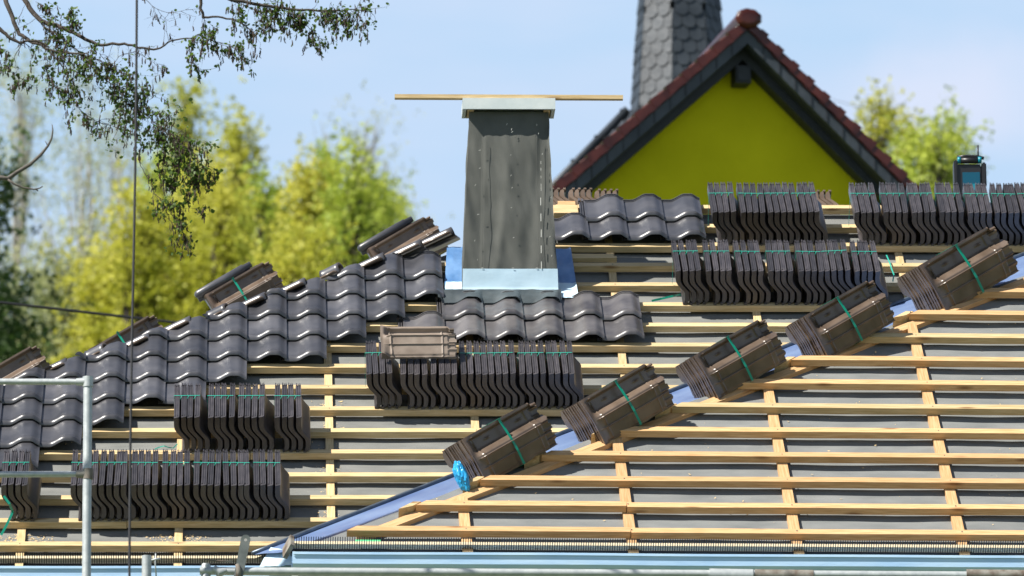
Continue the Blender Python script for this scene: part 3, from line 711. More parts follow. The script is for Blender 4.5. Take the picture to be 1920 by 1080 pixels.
# ------------------------------------------------------------------ big bundles lying along the valley and hips
TLb, TWb, TT = .515, .292, .0245
def under_h(x, v):
    """relief of the underside; v 0 at top edge .. 1 bottom; toward the viewer is +"""
    h = 0
    if v < .05: h = -.008
    elif v < .11: h = -.008-.026*ss(.05, .10, v)
    elif v < .27: h = -.034-.002*(v-.11)
    elif v < .47: h = -.034+.064*ss(.30, .465, v)
    else: h = .030-.052*(v-.47)/.53
    for c_, a_, w_ in ((.50, .008, .010), (.71, .012, .011)):
        h += a_*exp(-((v-c_)/w_)**2)
    if .955 < v: h -= .006
    f_ = ss(.02, .125, x); h = h*f_+(.004+.016*sin(pi*min(1, v*1.02)))*(1-f_)
    # cross rib near the foot, and lip
    h += .010*exp(-((x-.115-.03*v)/.007)**2)*(v > .05)*(v < .97)
    h += .004*exp(-((x-.0)/.014)**2)
    # head lock
    h += .008*exp(-((x-.83)/.006)**2)*(v > .08)
    if x > .90:
        for c_ in (.03, .14, .30, .47, .66, .84, .98):
            h += .010*exp(-((v-c_)/.018)**2)
        h -= .008
    # small hanging lugs
    h += .009*exp(-((x-.74)/.035)**2-((v-.2)/.016)**2)+.009*exp(-((x-.30)/.03)**2-((v-.2)/.016)**2)
    return h
def brown_tile(nx=90, nv=74, name='tile', L_=TLb, W_=TWb):
    b = MB(); fr = []; bkk = []
    for i in range(nx+1):
        x = i/nx
        for j in range(nv+1):
            v = j/nv; xe = x*L_
            if x > .985: xe += .012*(1 if (int(v*9) % 2) else 0)
            vv = v*W_
            if x > .93 and v < .06: vv += .016
            if v > .97: vv += .006*noise.noise(V((x*9, 0, 1)))
            wob = .0012*noise.noise(V((x*7, v*5, 0)))
            fr.append(V((xe, -vv, under_h(x, v)+wob))); bkk.append(V((xe, -vv, min(under_h(.5, v), under_h(x, v))-.014)))
    vs = fr+bkk; o = len(fr); n = nv+1; fs = []
    for i in range(nx):
        for j in range(nv):
            q = i*n+j; fs.append((q, q+1, q+n+1, q+n)); fs.append((o+q, o+q+n, o+q+n+1, o+q+1))
    for j in range(nv): fs.append((j, o+j, o+j+1, j+1)); q = nx*n+j; fs.append((q, q+1, o+q+1, o+q))
    for i in range(nx): q = i*n; fs.append((q, q+n, o+q+n, o+q)); q = i*n+nv; fs.append((q, o+q, o+q+n, q+n))
    b.add(vs, fs); me = b.mesh(name, 'clay'); autosmooth(me, 60); return me
bt_full = brown_tile(); bt_lite = brown_tile(16, 24)
def bframe(o_, a=12, q=31.5):
    a, q = radians(a), radians(q)
    X = V((cos(a)*cos(q), sin(a)*cos(q), sin(q))); Nn = V((sin(a), -cos(a), 0)); Y = Nn.cross(X)
    return frame(o_, X, Y, Nn)
def strap_big(n, y=.47, L_=TLb, W_=TWb):
    b = MB(); x = L_*y; t = n*TT; w_ = .007
    b.box(x-w_, x+w_, .001, .003, -t, .028)            # over the top edge
    pts = [(0.003, .014), (-.02, .0140), (-W_*.45, .031), (-W_*.71, .032), (-W_*1.0, .016)]
    for (y0, z0), (y1, z1) in zip(pts, pts[1:]):
        b.add([V((x-w_, y0, z0)), V((x+w_, y0, z0)), V((x+w_, y1, z1)), V((x-w_, y1, z1)), V((x-w_, y0, z0-.002)), V((x+w_, y0, z0-.002)), V((x+w_, y1, z1-.002)), V((x-w_, y1, z1-.002))],
              [(0, 3, 2, 1), (4, 5, 6, 7), (0, 1, 5, 4), (2, 3, 7, 6), (1, 2, 6, 5), (0, 4, 7, 3)])
    b.box(x-w_, x+w_, -W_-.004, -W_-.002, -t, .018)
    return b.mesh('strap', 'strap')
sb = {}
def big_bundle(px, py, d, n, label, group, a=12, q=31.5, sc=1.0, strap=True, full=True, fan=.004):
    mw = bframe(P(px, py, d), a, q) @ Matrix.Scale(sc, 4)
    t = thing('tile_bundle', label, 'tile bundle', mw, group); r = random.Random(int(px))
    for i in range(n):
        m2 = mw @ Matrix.Translation(V((-i*fan+r.uniform(-.003, .003)*(i > 0), r.uniform(-.003, .002)*(i > 0), -i*TT)))
        link('tile', bt_full if i == 0 else bt_lite, t, m2)
    if strap:
        link('strap', strap_big(n, .47+.035*sin(px*1.7)), t, mw)
    return t, mw
GV = 'big brown tile bundles lying along the valley'
# top-left corner pixel of the facing tile
vb = [((857, 826), 'leftmost and lowest brown tile bundle on the valley, with blue bag in its end'),
      ((1078, 753), 'second brown tile bundle from the left along the blue valley sheet'),
      ((1292, 668), 'third brown tile bundle from the left along the blue valley sheet'),
      ((1499, 594), 'fourth brown tile bundle from the left along the blue valley sheet'),
      ((1715, 500), 'rightmost and highest brown tile bundle on the valley, cut by the picture edge')]
for (px, py), lb in vb:
    q = B.inv(px+90, py+75, 0); dd = B.at(*q).y
    big_bundle(px+9, py-1, dd+.0, 10, lb, GV, a=20+1.6*sin(px), q=31.2+.7*sin(px*.7), sc=1.0 if px < 1600 else 1.12)
GH = 'tile bundles lying beyond the left hip'
for (px, py, d, n, lb) in [(-58, 714, 37.3, 2, 'brown bundle beyond the left hip, cut by the left picture edge'),
                           (166, 655, 38.2, 2, 'low brown bundle with green strap beyond the left hip, behind the rope'),
                           (384, 553, 38.9, 3, 'bundle of glossy and brown tiles with green strap beyond the left hip'),
                           (690, 466, 39.9, 3, 'highest bundle of glossy and brown tiles beyond the hip, near the chimney')]:
    t, mw = big_bundle(px, py, d+.25, n, lb, GH, a=4, q=31, sc=.88, strap=px > 100 and px < 600)
    if px > 300:          # glossy rolled tiles laid on the back of the bundle
        for k, (dx, dy) in enumerate(((-.05, .045), (-.01, .0))):
            b = MB(); n_ = 10; vs = []
            for i, (x, r) in enumerate(((0, .012), (.012, .026), (.03, .031), (.40, .031), (.402, .024), (.46, .022))):
                for j in range(n_): vs.append(V((x, r*cos(2*pi*j/n_), r*sin(2*pi*j/n_))))
            fs = [(i*n_+j, i*n_+(j+1) % n_, (i+1)*n_+(j+1) % n_, (i+1)*n_+j) for i in range(5) for j in range(n_)]+[tuple(range(n_))[::-1], tuple(50+j for j in range(n_))]
            b.add(vs, fs); b.box(.01, .42, -.05, .0, -.03, -.012); b.build('glossy_tile', 'glaze', t, mw @ Matrix.Translation(V((dx, dy, -.10-.02*k))), True)
# blue bag stuffed into the end of the lowest bundle
bm = bmesh.new(); bmesh.ops.create_icosphere(bm, subdivisions=4, radius=1)
for v in bm.verts:
    n_ = noise.noise(v.co*1.7)*.22+abs(noise.noise(v.co*4))*.26
    v.co = v.co*(1+n_); v.co = V((v.co.x*.036, v.co.y*.05, v.co.z*.085))
me = bpy.data.meshes.new('blue_bag'); bm.to_mesh(me); bm.free(); me.materials.append(M['bag'])
for p in me.polygons: p.use_smooth = False
q = B.inv(865, 893, 0); o = link('blue_bag', me, None, Matrix.Translation(P(866, 893, B.at(*q).y-.02)) @ Matrix.Rotation(radians(-22), 4, 'Y')); tag(o, 'crumpled bright blue plastic bag at the end of the lowest valley bundle', 'plastic bag')
# single loose tile lying underside-up on the middle pile
pu, psx = A.inv(713, 611, .36)
X = (A.u+A.s*.02).normalized(); tl = radians(15); Yt = (A.s*cos(tl)-A.n*sin(tl)*-1); Yt = (Yt-X*Yt.dot(X)).normalized(); Zt = X.cross(Yt)
o = link('roof_tile', bt_full.copy(), None, frame(A.at(pu, psx, .36), X, Yt, Zt) @ Matrix.Diagonal(V((.85, .87, 1, 1)))); o.data.materials.clear(); o.data.materials.append(M['clay_pale'])
tag(o, 'loose brown tile lying underside up on top of the middle pile', 'roof tile')
# loose green strap ends
def ribbon(name, pts, w_, m, label):
    b = MB(); vs = []
    for i, p in enumerate(pts):
        t = (pts[min(i+1, len(pts)-1)]-pts[max(i-1, 0)]).normalized(); s_ = t.cross(V((0, 1, 0))).normalized()*w_/2
        for dz in (0, .0015): vs += [p-s_+V((0, dz, 0)), p+s_+V((0, dz, 0))]
    n_ = len(pts); fs = []
    for i in range(n_-1):
        q = i*4; fs += [(q, q+1, q+5, q+4), (q+2, q+6, q+7, q+3), (q, q+4, q+6, q+2), (q+1, q+3, q+7, q+5)]
    b.add(vs, fs+[(0, 2, 3, 1), (n_*4-4, n_*4-3, n_*4-1, n_*4-2)]); o = b.build(name, m); return tag(o, label, 'strap', 'loose green strap offcuts')
def onA(px, py, c=.03): return A.at(*A.inv(px, py, c), c)
ribbon('strap_offcut', [onA(1222, 564, .0), onA(1240, 560, .0), onA(1262, 555, .01), onA(1276, 552, .0)], .013, 'strap', 'green strap offcut on underlay left of the long pile')
ribbon('strap_offcut', [onA(1662, 478, .02), onA(1668, 492, .03), onA(1672, 505, .03), onA(1676, 515, .02), onA(1674, 528, .02)], .008, 'strapthin', 'tangled green strap offcut right of the long pile')
ribbon('strap_offcut', [P(2, 1003, 35.9), P(12, 985, 35.9), P(24, 960, 35.9), P(18, 945, 35.8), P(7, 930, 35.8)], .014, 'strap', 'bent green strap hanging at the left edge below the rail')
ribbon('strap_offcut', [onA(290, 842, .02), onA(300, 838, .03), onA(308, 836, .04), onA(316, 839, .03), onA(325, 840, .02), onA(333, 832, .02)], .006, 'strapthin', 'thin green strap offcut above the lowest pile')
# green scraps behind the comb
b = MB(); b.box(-.07, .07, -.02, .02, 0, .012); o = b.build('plastic_scrap', 'green', None, B.m(*B.inv(690, 1016, -.03), -.04)); tag(o, 'light green plastic scrap behind the eaves comb near the corner', 'scrap')
# ------------------------------------------------------------------ scaffold in front
def pipe(b, p, q, r, n=20, mi=0): b.tube([p, q], r, n, mi)
SD = 34.0
sc = thing('scaffold', 'galvanised scaffold post with two rails at the left edge', 'scaffold', Matrix.Translation(V((P(165, 1080, SD).x, SD, 0))))
top = P(165, 706, SD); bot = V((P(160, 1080, SD).x, SD, 0.0)); b = MB()
b.tube([bot, top-V((0, 0, .02)), top], [.0242, .0242, .022], 24); b.build('post', 'galv', sc, smooth=False)
for o in [bpy.data.objects['post']]: autosmooth(o.data, 40)
def rail(y, yl, cy_):
    b = MB(); p = P(-700, yl+(yl-y)*2.0, SD+.02); q = P(128, y, SD+.01); q2 = P(150, y, SD)
    b.tube([p, q, q2], [.017, .017, .013], 18); o = b.build('rail', 'galv', sc); autosmooth(o.data, 40)
    b = MB(); c = P(165, y, SD); b.tube([c-V((0, 0, .028)), c+V((0, 0, .028))], .0285, 20); c2 = P(143, y, SD); b.tube([c2, c], [.020, .024], 14)
    o = b.build('rail_coupler', 'rust' if y > 800 else 'galv', sc); autosmooth(o.data, 40)
rail(716, 715, 0); rail(889, 890, 0)
b = MB(); q = P(-700, 1150, SD); pipe(b, V((q.x, SD, 0)), P(-700, 600, SD), .024); o = b.build('post', 'galv', sc); autosmooth(o.data, 40)
# lower guard rail with couplers, plate and stub
SD2 = 34.4
gr = thing('guard_rail', 'grey steel scaffold guard rail crossing below the gutter', 'guard rail', Matrix.Translation(V((0, SD2, 0))))
b = MB(); b.tube([P(375, 1070, SD2), P(430, 1071, SD2), P(1000, 1074, SD2), P(2500, 1083, SD2)], .022, 20); o = b.build('rail', 'galv', gr); autosmooth(o.data, 40)
b = MB(); b.tube([P(386, 1140, SD2+.01), P(386, 1062, SD2+.01), P(386, 1057, SD2+.01)], [.026, .026, .021], 18); b.tube([V((P(386, 1140, SD2).x, SD2+.01, 0)), P(386, 1130, SD2+.01)], .025, 16); o = b.build('post', 'galv', gr); autosmooth(o.data, 40)
b = MB(); b.tube([P(400, 1066, SD2-.01), P(412, 1074, SD2-.01), P(425, 1070, SD2-.01)], [.02, .028, .016], 12); o = b.build('rail_coupler', 'galv', gr); autosmooth(o.data, 40)
for (x0, x1, m) in ((1415, 1525, 'rust'), (1330, 1412, 'galv'), (1812, 1925, 'rust')):
    b = MB(); b.tube([P(x0, 1077.5, SD2), P(x1, 1079, SD2)], .030 if m == 'rust' else .034, 18); o = b.build('sleeve', m, gr); autosmooth(o.data, 40)
b = MB(); q = P(455, 1040, SD2-.03); T = Matrix.Translation(q) @ Matrix.Rotation(radians(11), 4, 'Y')
prof_ = [(-.024, -.16), (.024, -.16), (.026, .08)]+[(.026*cos(t), .085+.026*sin(t)) for t in [radians(a_) for a_ in range(0, 181, 20)]]+[(-.026, .08)]
hole = [(.009*cos(radians(a_)), .083+.009*sin(radians(a_))) for a_ in range(0, 360, 30)]
bm = bmesh.new(); ov = [bm.verts.new((x, -.003, z)) for x, z in prof_]; hv = [bm.verts.new((x, -.003, z)) for x, z in hole]
es = [bm.edges.new((ov[i], ov[(i+1) % len(ov)])) for i in range(len(ov))]+[bm.edges.new((hv[i], hv[(i+1) % len(hv)])) for i in range(len(hv))]
bmesh.ops.triangle_fill(bm, edges=es, use_beauty=True); r = bmesh.ops.extrude_face_region(bm, geom=bm.faces[:]); bmesh.ops.translate(bm, verts=[x for x in r['geom'] if isinstance(x, bmesh.types.BMVert)], vec=(0, .006, 0))
me = bpy.data.meshes.new('lug_plate'); bm.to_mesh(me); bm.free(); me.materials.append(M['galvdark']); link('lug_plate', me, gr, T)
b = MB(); q = P(448, 1068, SD2-.04); b.tube([q+V((-.012, 0, .03)), q+V((.0, 0, .0)), q+V((-.005, 0, -.06))], [.010, .015, .012], 10); b.tube([P(385, 1049, SD2-.03), P(410, 1052, SD2-.03), P(436, 1053, SD2-.03)], .0045, 8); b.build('tie_bolt', 'rust', gr, smooth=True)
st = thing('scaffold_stub', 'short rusty pipe stub standing in front of the left gutter', 'pipe', Matrix.Translation(V((P(275, 1080, SD2).x, SD2, 0))))
b = MB(); b.tube([V((P(275, 1080, SD2).x, SD2, 0)), P(275, 1042, SD2)], .026, 18); o = b.build('pipe', 'galv', st); autosmooth(o.data, 40)
b = MB(); b.tube([P(292, 1038, SD2-.02), P(291, 1055, SD2-.02), P(293, 1082, SD2-.02)], .004, 6); b.tube([P(284, 1050, SD2-.02), P(301, 1047, SD2-.02)], .006, 6); b.build('tie_wire', 'galv', st, smooth=True)
# hoist rope
b = MB(); pts = [P(256.5-14*(y/1080)+1.2*sin(y/170), y, 31.0) for y in range(-1400, 1500, 60)]
b.tube([V((pts[-1].x, pts[-1].y, 0))]+pts[::-1], .0062, 8); o = b.build('rope', 'rope', smooth=True); tag(o, 'thin dark hoist rope hanging straight down through the left third', 'rope')
b = MB(); pts = [P(x, 567+.0002*x*x*0+.115*x-8*sin(pi*max(0, min(1, x/900)))*0, 52) for x in range(-3000, 1200, 60)]
b.tube(pts, .012, 6); o = b.build('overhead_wire', 'black', smooth=True); tag(o, 'thin black overhead wire crossing in front of the green trees at left', 'cable')
# ------------------------------------------------------------------ work radio on the ridge
RD = 40.2; q = P(1820, 346, RD); RM = frame(q-V((0, 0, .10)), V((1, .0, 0)), V((0, 1, 0)), V((0, 0, 1))) @ Matrix.Scale(1.22, 4)
rd = thing('work_radio', 'teal and black work radio with antenna standing behind the top right pile', 'radio', RM)
def rbox(name, x0, x1, y0, y1, z0, z1, m, bev=.006):
    bm = bmesh.new(); bmesh.ops.create_cube(bm, size=1)
    for v in bm.verts: v.co = V((x0+(v.co.x+.5)*(x1-x0), y0+(v.co.y+.5)*(y1-y0), z0+(v.co.z+.5)*(z1-z0)))
    bmesh.ops.bevel(bm, geom=bm.edges[:], offset=bev, segments=2, affect='EDGES'); me = bpy.data.meshes.new(name); bm.to_mesh(me); bm.free(); me.materials.append(M[m]); autosmooth(me, 40); return link(name, me, rd, RM)
rbox('body', -.078, .066, 0, .12, 0, .195, 'black', .012); rbox('screen_panel', -.042, .050, -.004, .0, .05, .148, 'tealdark', .001)
rbox('side_guard', -.086, -.066, -.012, .10, .02, .215, 'black'); rbox('side_guard', .060, .084, -.012, .10, .07, .20, 'black')
b = MB(); b.tube([V((-.052, 0, .212)), V((.044, 0, .212))], .016, 12); b.build('handle', 'black', rd, RM, True)
b = MB(); b.tube([V((-.066, 0, .214)), V((-.050, 0, .214))], .018, 12); b.tube([V((.042, 0, .214)), V((.060, 0, .214))], .018, 12); b.build('handle_corner', 'teal', rd, RM, True)
b = MB(); b.tube([V((-.066, .02, .236)), V((-.02, .02, .240)), V((.04, .02, .238)), V((.075, .02, .228))], .009, 8); b.build('top_guard', 'black', rd, RM, True)
b = MB(); b.tube([V((.047, .06, .22)), V((.048, .06, .31))], [.005, .004], 8); b.build('antenna', 'black', rd, RM, True)
rbox('battery_cover', -.02, .045, -.007, -.004, .05, .085, 'teal', .001)
# ------------------------------------------------------------------ yellow gabled house
GD = 60.0; yaw = radians(12); gu = V((cos(yaw), sin(yaw), 0)); gb = V((-sin(yaw), cos(yaw), 0)); gz = V((0, 0, 1))
apx = P(1400, 40, GD); GM = frame(V((apx.x, apx.y, 0)), gu, gb, gz)
px_m = GD*sqrt(1+tan(EL)**2)/F      # metres per pixel there
gh = thing('gabled_house', 'bright yellow gabled house with maroon roof tiles behind the ridge', 'house', GM)
def gz_(y): return P(1400, y, GD).z
za = apx.z; cx = cos(yaw)
# slopes (dz per local x), measured
def wx(px): return (px-1400)*px_m/cx
slL = (gz_(40)-gz_(350))/abs(wx(1054)); slR = (gz_(40)-gz_(333))/wx(1706)
zl = 6.0; HB = 3.5
def roofz(x, off=0): return za-off+(slL*x if x < 0 else -slR*x)
X0, X1 = wx(700), wx(2050)
def strip_gable(name, m, o0, o1, y0, y1, par=gh, xl=X0, xr=X1):
    b = MB(); 
    for xa in (xl, xr):
        sl_ = slL if xa < 0 else slR
        v = [V((0, y, za-o)) for y in (y0, y1) for o in (o0, o1)]+[V((xa, y, za-o-sl_*abs(xa))) for y in (y0, y1) for o in (o0, o1)]
        b.add(v, [(0, 1, 5, 4), (2, 6, 7, 3), (0, 4, 6, 2), (1, 3, 7, 5), (4, 5, 7, 6)])
    return b.build(name, m, par, GM)
pm = px_m
b = MB(); wy = .38; base = 0.0; off = 80*pm
v = [V((X0*.9, wy, base)), V((X1*.9, wy, base)), V((X1*.9, wy, roofz(X1*.9, off-.1))), V((0, wy, za-off+.1)), V((X0*.9, wy, roofz(X0*.9, off-.1)))]
v2 = [p+V((0, HB, 0)) for p in v]
b.add(v+v2, [(0, 1, 2, 3, 4), (9, 8, 7, 6, 5), (0, 5, 6, 1), (0, 4, 9, 5), (1, 6, 7, 2)]); b.build('wall', 'yellow', gh, GM)
strip_gable('soffit', 'slatedark', 38*pm, 46*pm, .06, HB, gh)
strip_gable('soffit_beam', 'slatedark', 46*pm, 66*pm, .18, .37, gh)
# slate-hung bargeboard with its joints
b = MB()
for xa in (X0, X1):
    sl_ = slL if xa < 0 else slR
    v = [V((0, y, za-o)) for y in (-.02, .055) for o in (18*pm, 44*pm)]+[V((xa, y, za-o-sl_*abs(xa))) for y in (-.02, .055) for o in (18*pm, 44*pm)]
    b.add(v, [(0, 1, 5, 4), (2, 6, 7, 3), (0, 4, 6, 2), (1, 3, 7, 5), (4, 5, 7, 6)])
for sgn, sl_, xe in ((-1, slL, X0), (1, slR, X1)):
    k = 1
    while k*.155 < abs(xe):
        x = sgn*k*.155; z = za-sl_*abs(x)
        b.box(-.004, .006, -.028, -.0205, -43*pm, -19*pm, Matrix.Translation(V((x, 0, z))), 1); k += 1
b.build('bargeboard', ['slate', 'slatedark'], gh, GM)
# maroon verge and roof tiles, stepped
def gtile(sgn, sl_, k, y0, y1, nm, par, flip=False):
    l_ = .245; c_ = cos(math.atan(sl_)); s_ = sin(math.atan(sl_)); T = frame(V((sgn*k*l_*c_*.86, 0, za-k*l_*s_*.86)), V((sgn*c_, 0, -s_)), V((0, 1, 0)), V((sgn*s_, 0, c_)))
    return T, l_
bmR = MB()
for sgn, sl_, xe in ((-1, slL, X0), (1, slR, X1)):
    k = 0
    while k*.245*.86*cos(math.atan(sl_)) < abs(xe):
        T, l_ = gtile(sgn, sl_, k, 0, 0, '', gh); rt_ = Matrix.Rotation(radians(4.0), 4, 'Y')
        T2 = T @ rt_.inverted() if False else T @ Matrix.Rotation(radians(-4.5), 4, 'Y')
        bmR.box(-.02, l_, -.06, .02, -.07, .012, T2)
        bmR.box(l_-.085, l_+.004, -.068, .028, -.075, .022, T2)
        for r_ in range(1, 14): bmR.box(0, l_, .02+(r_-1)*.25, .02+r_*.25-.01, -.03, .006+.02*0, T2)
        for r_ in range(1, 14): bmR.tube([T2 @ V((0, .02+r_*.25, .0)), T2 @ V((l_, .02+r_*.25, .0))], .03, 6)
        k += 1
bmR.build('roof', 'maroon', gh, GM)
# ridge cap: scalloped disc end then rolls
b = MB(); n_ = 44
def capring(y, R_): return [V((R_*(1+.07*abs(sin(4.5*2*pi*j/n_)))*cos(2*pi*j/n_), y, za+.01+R_*(1+.07*abs(sin(4.5*2*pi*j/n_)))*.74*sin(2*pi*j/n_))) for j in range(n_)]
vs = capring(-.11, .06)+capring(-.105, .112)+capring(-.08, .126)+capring(-.05, .112)+capring(HB, .10)
b.add(vs, [(i*n_+j, i*n_+(j+1) % n_, (i+1)*n_+(j+1) % n_, (i+1)*n_+j) for i in range(4) for j in range(n_)]+[tuple(range(n_))[::-1]]); b.build('ridge_cap', 'maroon', gh, GM, True)
b = MB(); b.box(-.075, .075, .16, .37, za-112*pm, za-78*pm); b.box(-.06, .06, .14, .16, za-108*pm, za-84*pm); b.build('vent_box', 'slatedark', gh, GM)
# ------------------------------------------------------------------ slate spire behind
PD = 72.0; pm2 = PD*sqrt(1+tan(EL)**2)/F
ctr = P(1273, 0, PD); sp = thing('church_spire', 'grey slate-clad spire rising behind the yellow gable', 'church spire', Matrix.Translation(V((ctr.x, PD, 0))))
def rad_at(y): return (62+ (y)*.104+max(0, y-215)*.85)*pm2   # apothem-ish
def zz_(y): return P(1273, y, PD).z
NS = 8; rot0 = radians(22.5+12)
def corner(y, k):
    R_ = rad_at(y)/cos(pi/NS)*1.02; t = rot0+2*pi*k/NS-pi/2; return V((ctr.x+R_*cos(t), PD+R_*sin(t), zz_(y)))
b = MB(); ys = [-900, -400, 0, 215, 260, 330, 430]
rings = []
for y in ys:
    if y < -1e-6: 
        f_ = max(.02, 1+y/1100*1.0)
        R0 = 62*pm2*f_/cos(pi/NS); rings.append([V((ctr.x+R0*cos(rot0+2*pi*k/NS-pi/2), PD+R0*sin(rot0+2*pi*k/NS-pi/2), zz_(y))) for k in range(NS)])
    else: rings.append([corner(y, k) for k in range(NS)])
n_ = NS; vs = [p for r in rings for p in r]; b.add(vs, [(i*n_+j, i*n_+(j+1) % n_, (i+1)*n_+(j+1) % n_, (i+1)*n_+j) for i in range(len(ys)-1) for j in range(n_)]+[tuple(range(n_))])
b.build('boarding', 'slatedark', sp)
# fish-scale slates on every face
b = MB()
def slate_face(pa0, pb0, pa1, pb1, rows, cw):
    up_ = ((pa1+pb1)/2-(pa0+pb0)/2); Ht = up_.length; 
    nrm = (pb0-pa0).cross(up_).normalized(); mid = (pa0+pb0)/2-V((ctr.x, PD, pa0.z))
    if nrm.dot(mid) < 0: nrm = -nrm
    for r in range(rows):
        t0 = r/rows; a = pa0.lerp(pa1, t0); c = pb0.lerp(pb1, t0); wd = (c-a).length; du = (c-a).normalized(); uu = up_.normalized(); hh = Ht/rows
        nc = int(wd/cw)+2; off_ = (r % 2)*.5
        for k in range(-1, nc+1):
            x0 = (k+off_)*cw+(wd/2)%cw-cw/2; xc = x0+cw/2
            l, rr2 = x0+.004, x0+cw-.004
            if rr2 < 0.02 or l > wd-.02: continue
            pts2 = [(l, hh*1.5), (l, hh*.28), (l+cw*.28, 0), (rr2-cw*.28, 0), (rr2, hh*.28), (rr2, hh*1.5)]
            pts2 = [(min(max(x, 0), wd), y) for x, y in pts2]
            j_ = random.uniform(0, .006)
            front = [a+du*x+uu*y+nrm*(.026+j_-.016*(y/(hh*1.5))) for x, y in pts2]; back_ = [p-nrm*.010 for p in front]
            b.add(front+back_, [(0, 1, 2, 3, 4, 5), (0, 6, 7, 1), (1, 7, 8, 2), (2, 8, 9, 3), (3, 9, 10, 4), (4, 10, 11, 5)])
for k in range(NS):
    k2 = (k+1) % NS
    slate_face(rings[3][k], rings[3][k2], rings[1][k], rings[1][k2], 26, .165)
    slate_face(rings[5][k], rings[5][k2], rings[3][k], rings[3][k2], 6, .2)
b.build('slates', 'slate', sp)
# steep church roof falling to the left with three snow hooks
b = MB(); e0 = P(1172, 205, PD); e1 = P(1028, 354, PD); e2 = P(800, 620, PD); th = V((.09, 0, .08))
bkv = V((.35, 7, 0))
for (p_, q_) in ((e0, e1), (e1, e2)):
    b.add([p_, q_, q_+bkv, p_+bkv, p_+V((.6, .25, -.5)), q_+V((.6, .25, -.5))], [(0, 1, 2, 3), (0, 4, 5, 1)])
b.build('side_roof', 'slate', sp)
b = MB(); b.tube([e0+V((.02, -.03, 0)), e1+V((.02, -.03, 0)), e2], .04, 8); b.build('verge_roll', 'slate', sp, smooth=True)
for px, py in ((1172, 208), (1124, 257), (1080, 302)):
    b = MB(); q = P(px, py, PD-.05); b.tube([q+V((.15, 0, -.02)), q, q+V((-.06, 0, .012))], .016, 6); b.tube([q+V((-.055, 0, .01)), q+V((-.05, 0, -.09)), q+V((.02, 0, -.15))], .007, 5); b.build('roof_hook', 'black', sp)
b = MB(); q = P(1240, 600, PD); b.box(q.x-.95, q.x+3.5, PD+.8, PD+8, 0, P(1240, 390, PD).z); b.build('church_wall', 'wall', sp)
# ------------------------------------------------------------------ trees
import numpy as np
def leafcloud(centres, nleaf, size, seed, spread, name, m, parent):
    R_ = np.random.RandomState(seed); cs = []; rs = []
    for (c_, r_) in centres:
        k = int(nleaf*(r_/spread)**2)+1; cs.append(np.tile(np.array(c_), (k, 1))); rs.append(np.full(k, r_))
    c = np.concatenate(cs); r = np.concatenate(rs)[:, None]; n = len(c)
    # leaves hang in small sprays: offset in two scales
    spray = R_.normal(size=(n//6+1, 3)).repeat(6, 0)[:n]
    p = c+spray*r*.55*np.array([1, 1, 1.15])+R_.normal(size=(n, 3))*r*.10
    a = R_.normal(size=(n, 3)); a /= np.linalg.norm(a, axis=1)[:, None]; b_ = np.cross(a, R_.normal(size=(n, 3))); b_ /= np.linalg.norm(b_, axis=1)[:, None]
    sz = size*R_.uniform(.6, 1.3, (n, 1)); v = np.stack([p-a*sz, p+b_*sz*.6, p+a*sz, p-b_*sz*.6], 1).reshape(-1, 3).astype(np.float32)
    me = bpy.data.meshes.new(name); me.vertices.add(4*n); me.vertices.foreach_set('co', v.ravel()); me.loops.add(4*n); me.loops.foreach_set('vertex_index', np.arange(4*n, dtype=np.int32))
    me.polygons.add(n); me.polygons.foreach_set('loop_start', np.arange(0, 4*n, 4, dtype=np.int32)); me.polygons.foreach_set('loop_total', np.full(n, 4, dtype=np.int32)); me.update(calc_edges=True); me.materials.append(M[m])
    return link(name, me, parent)
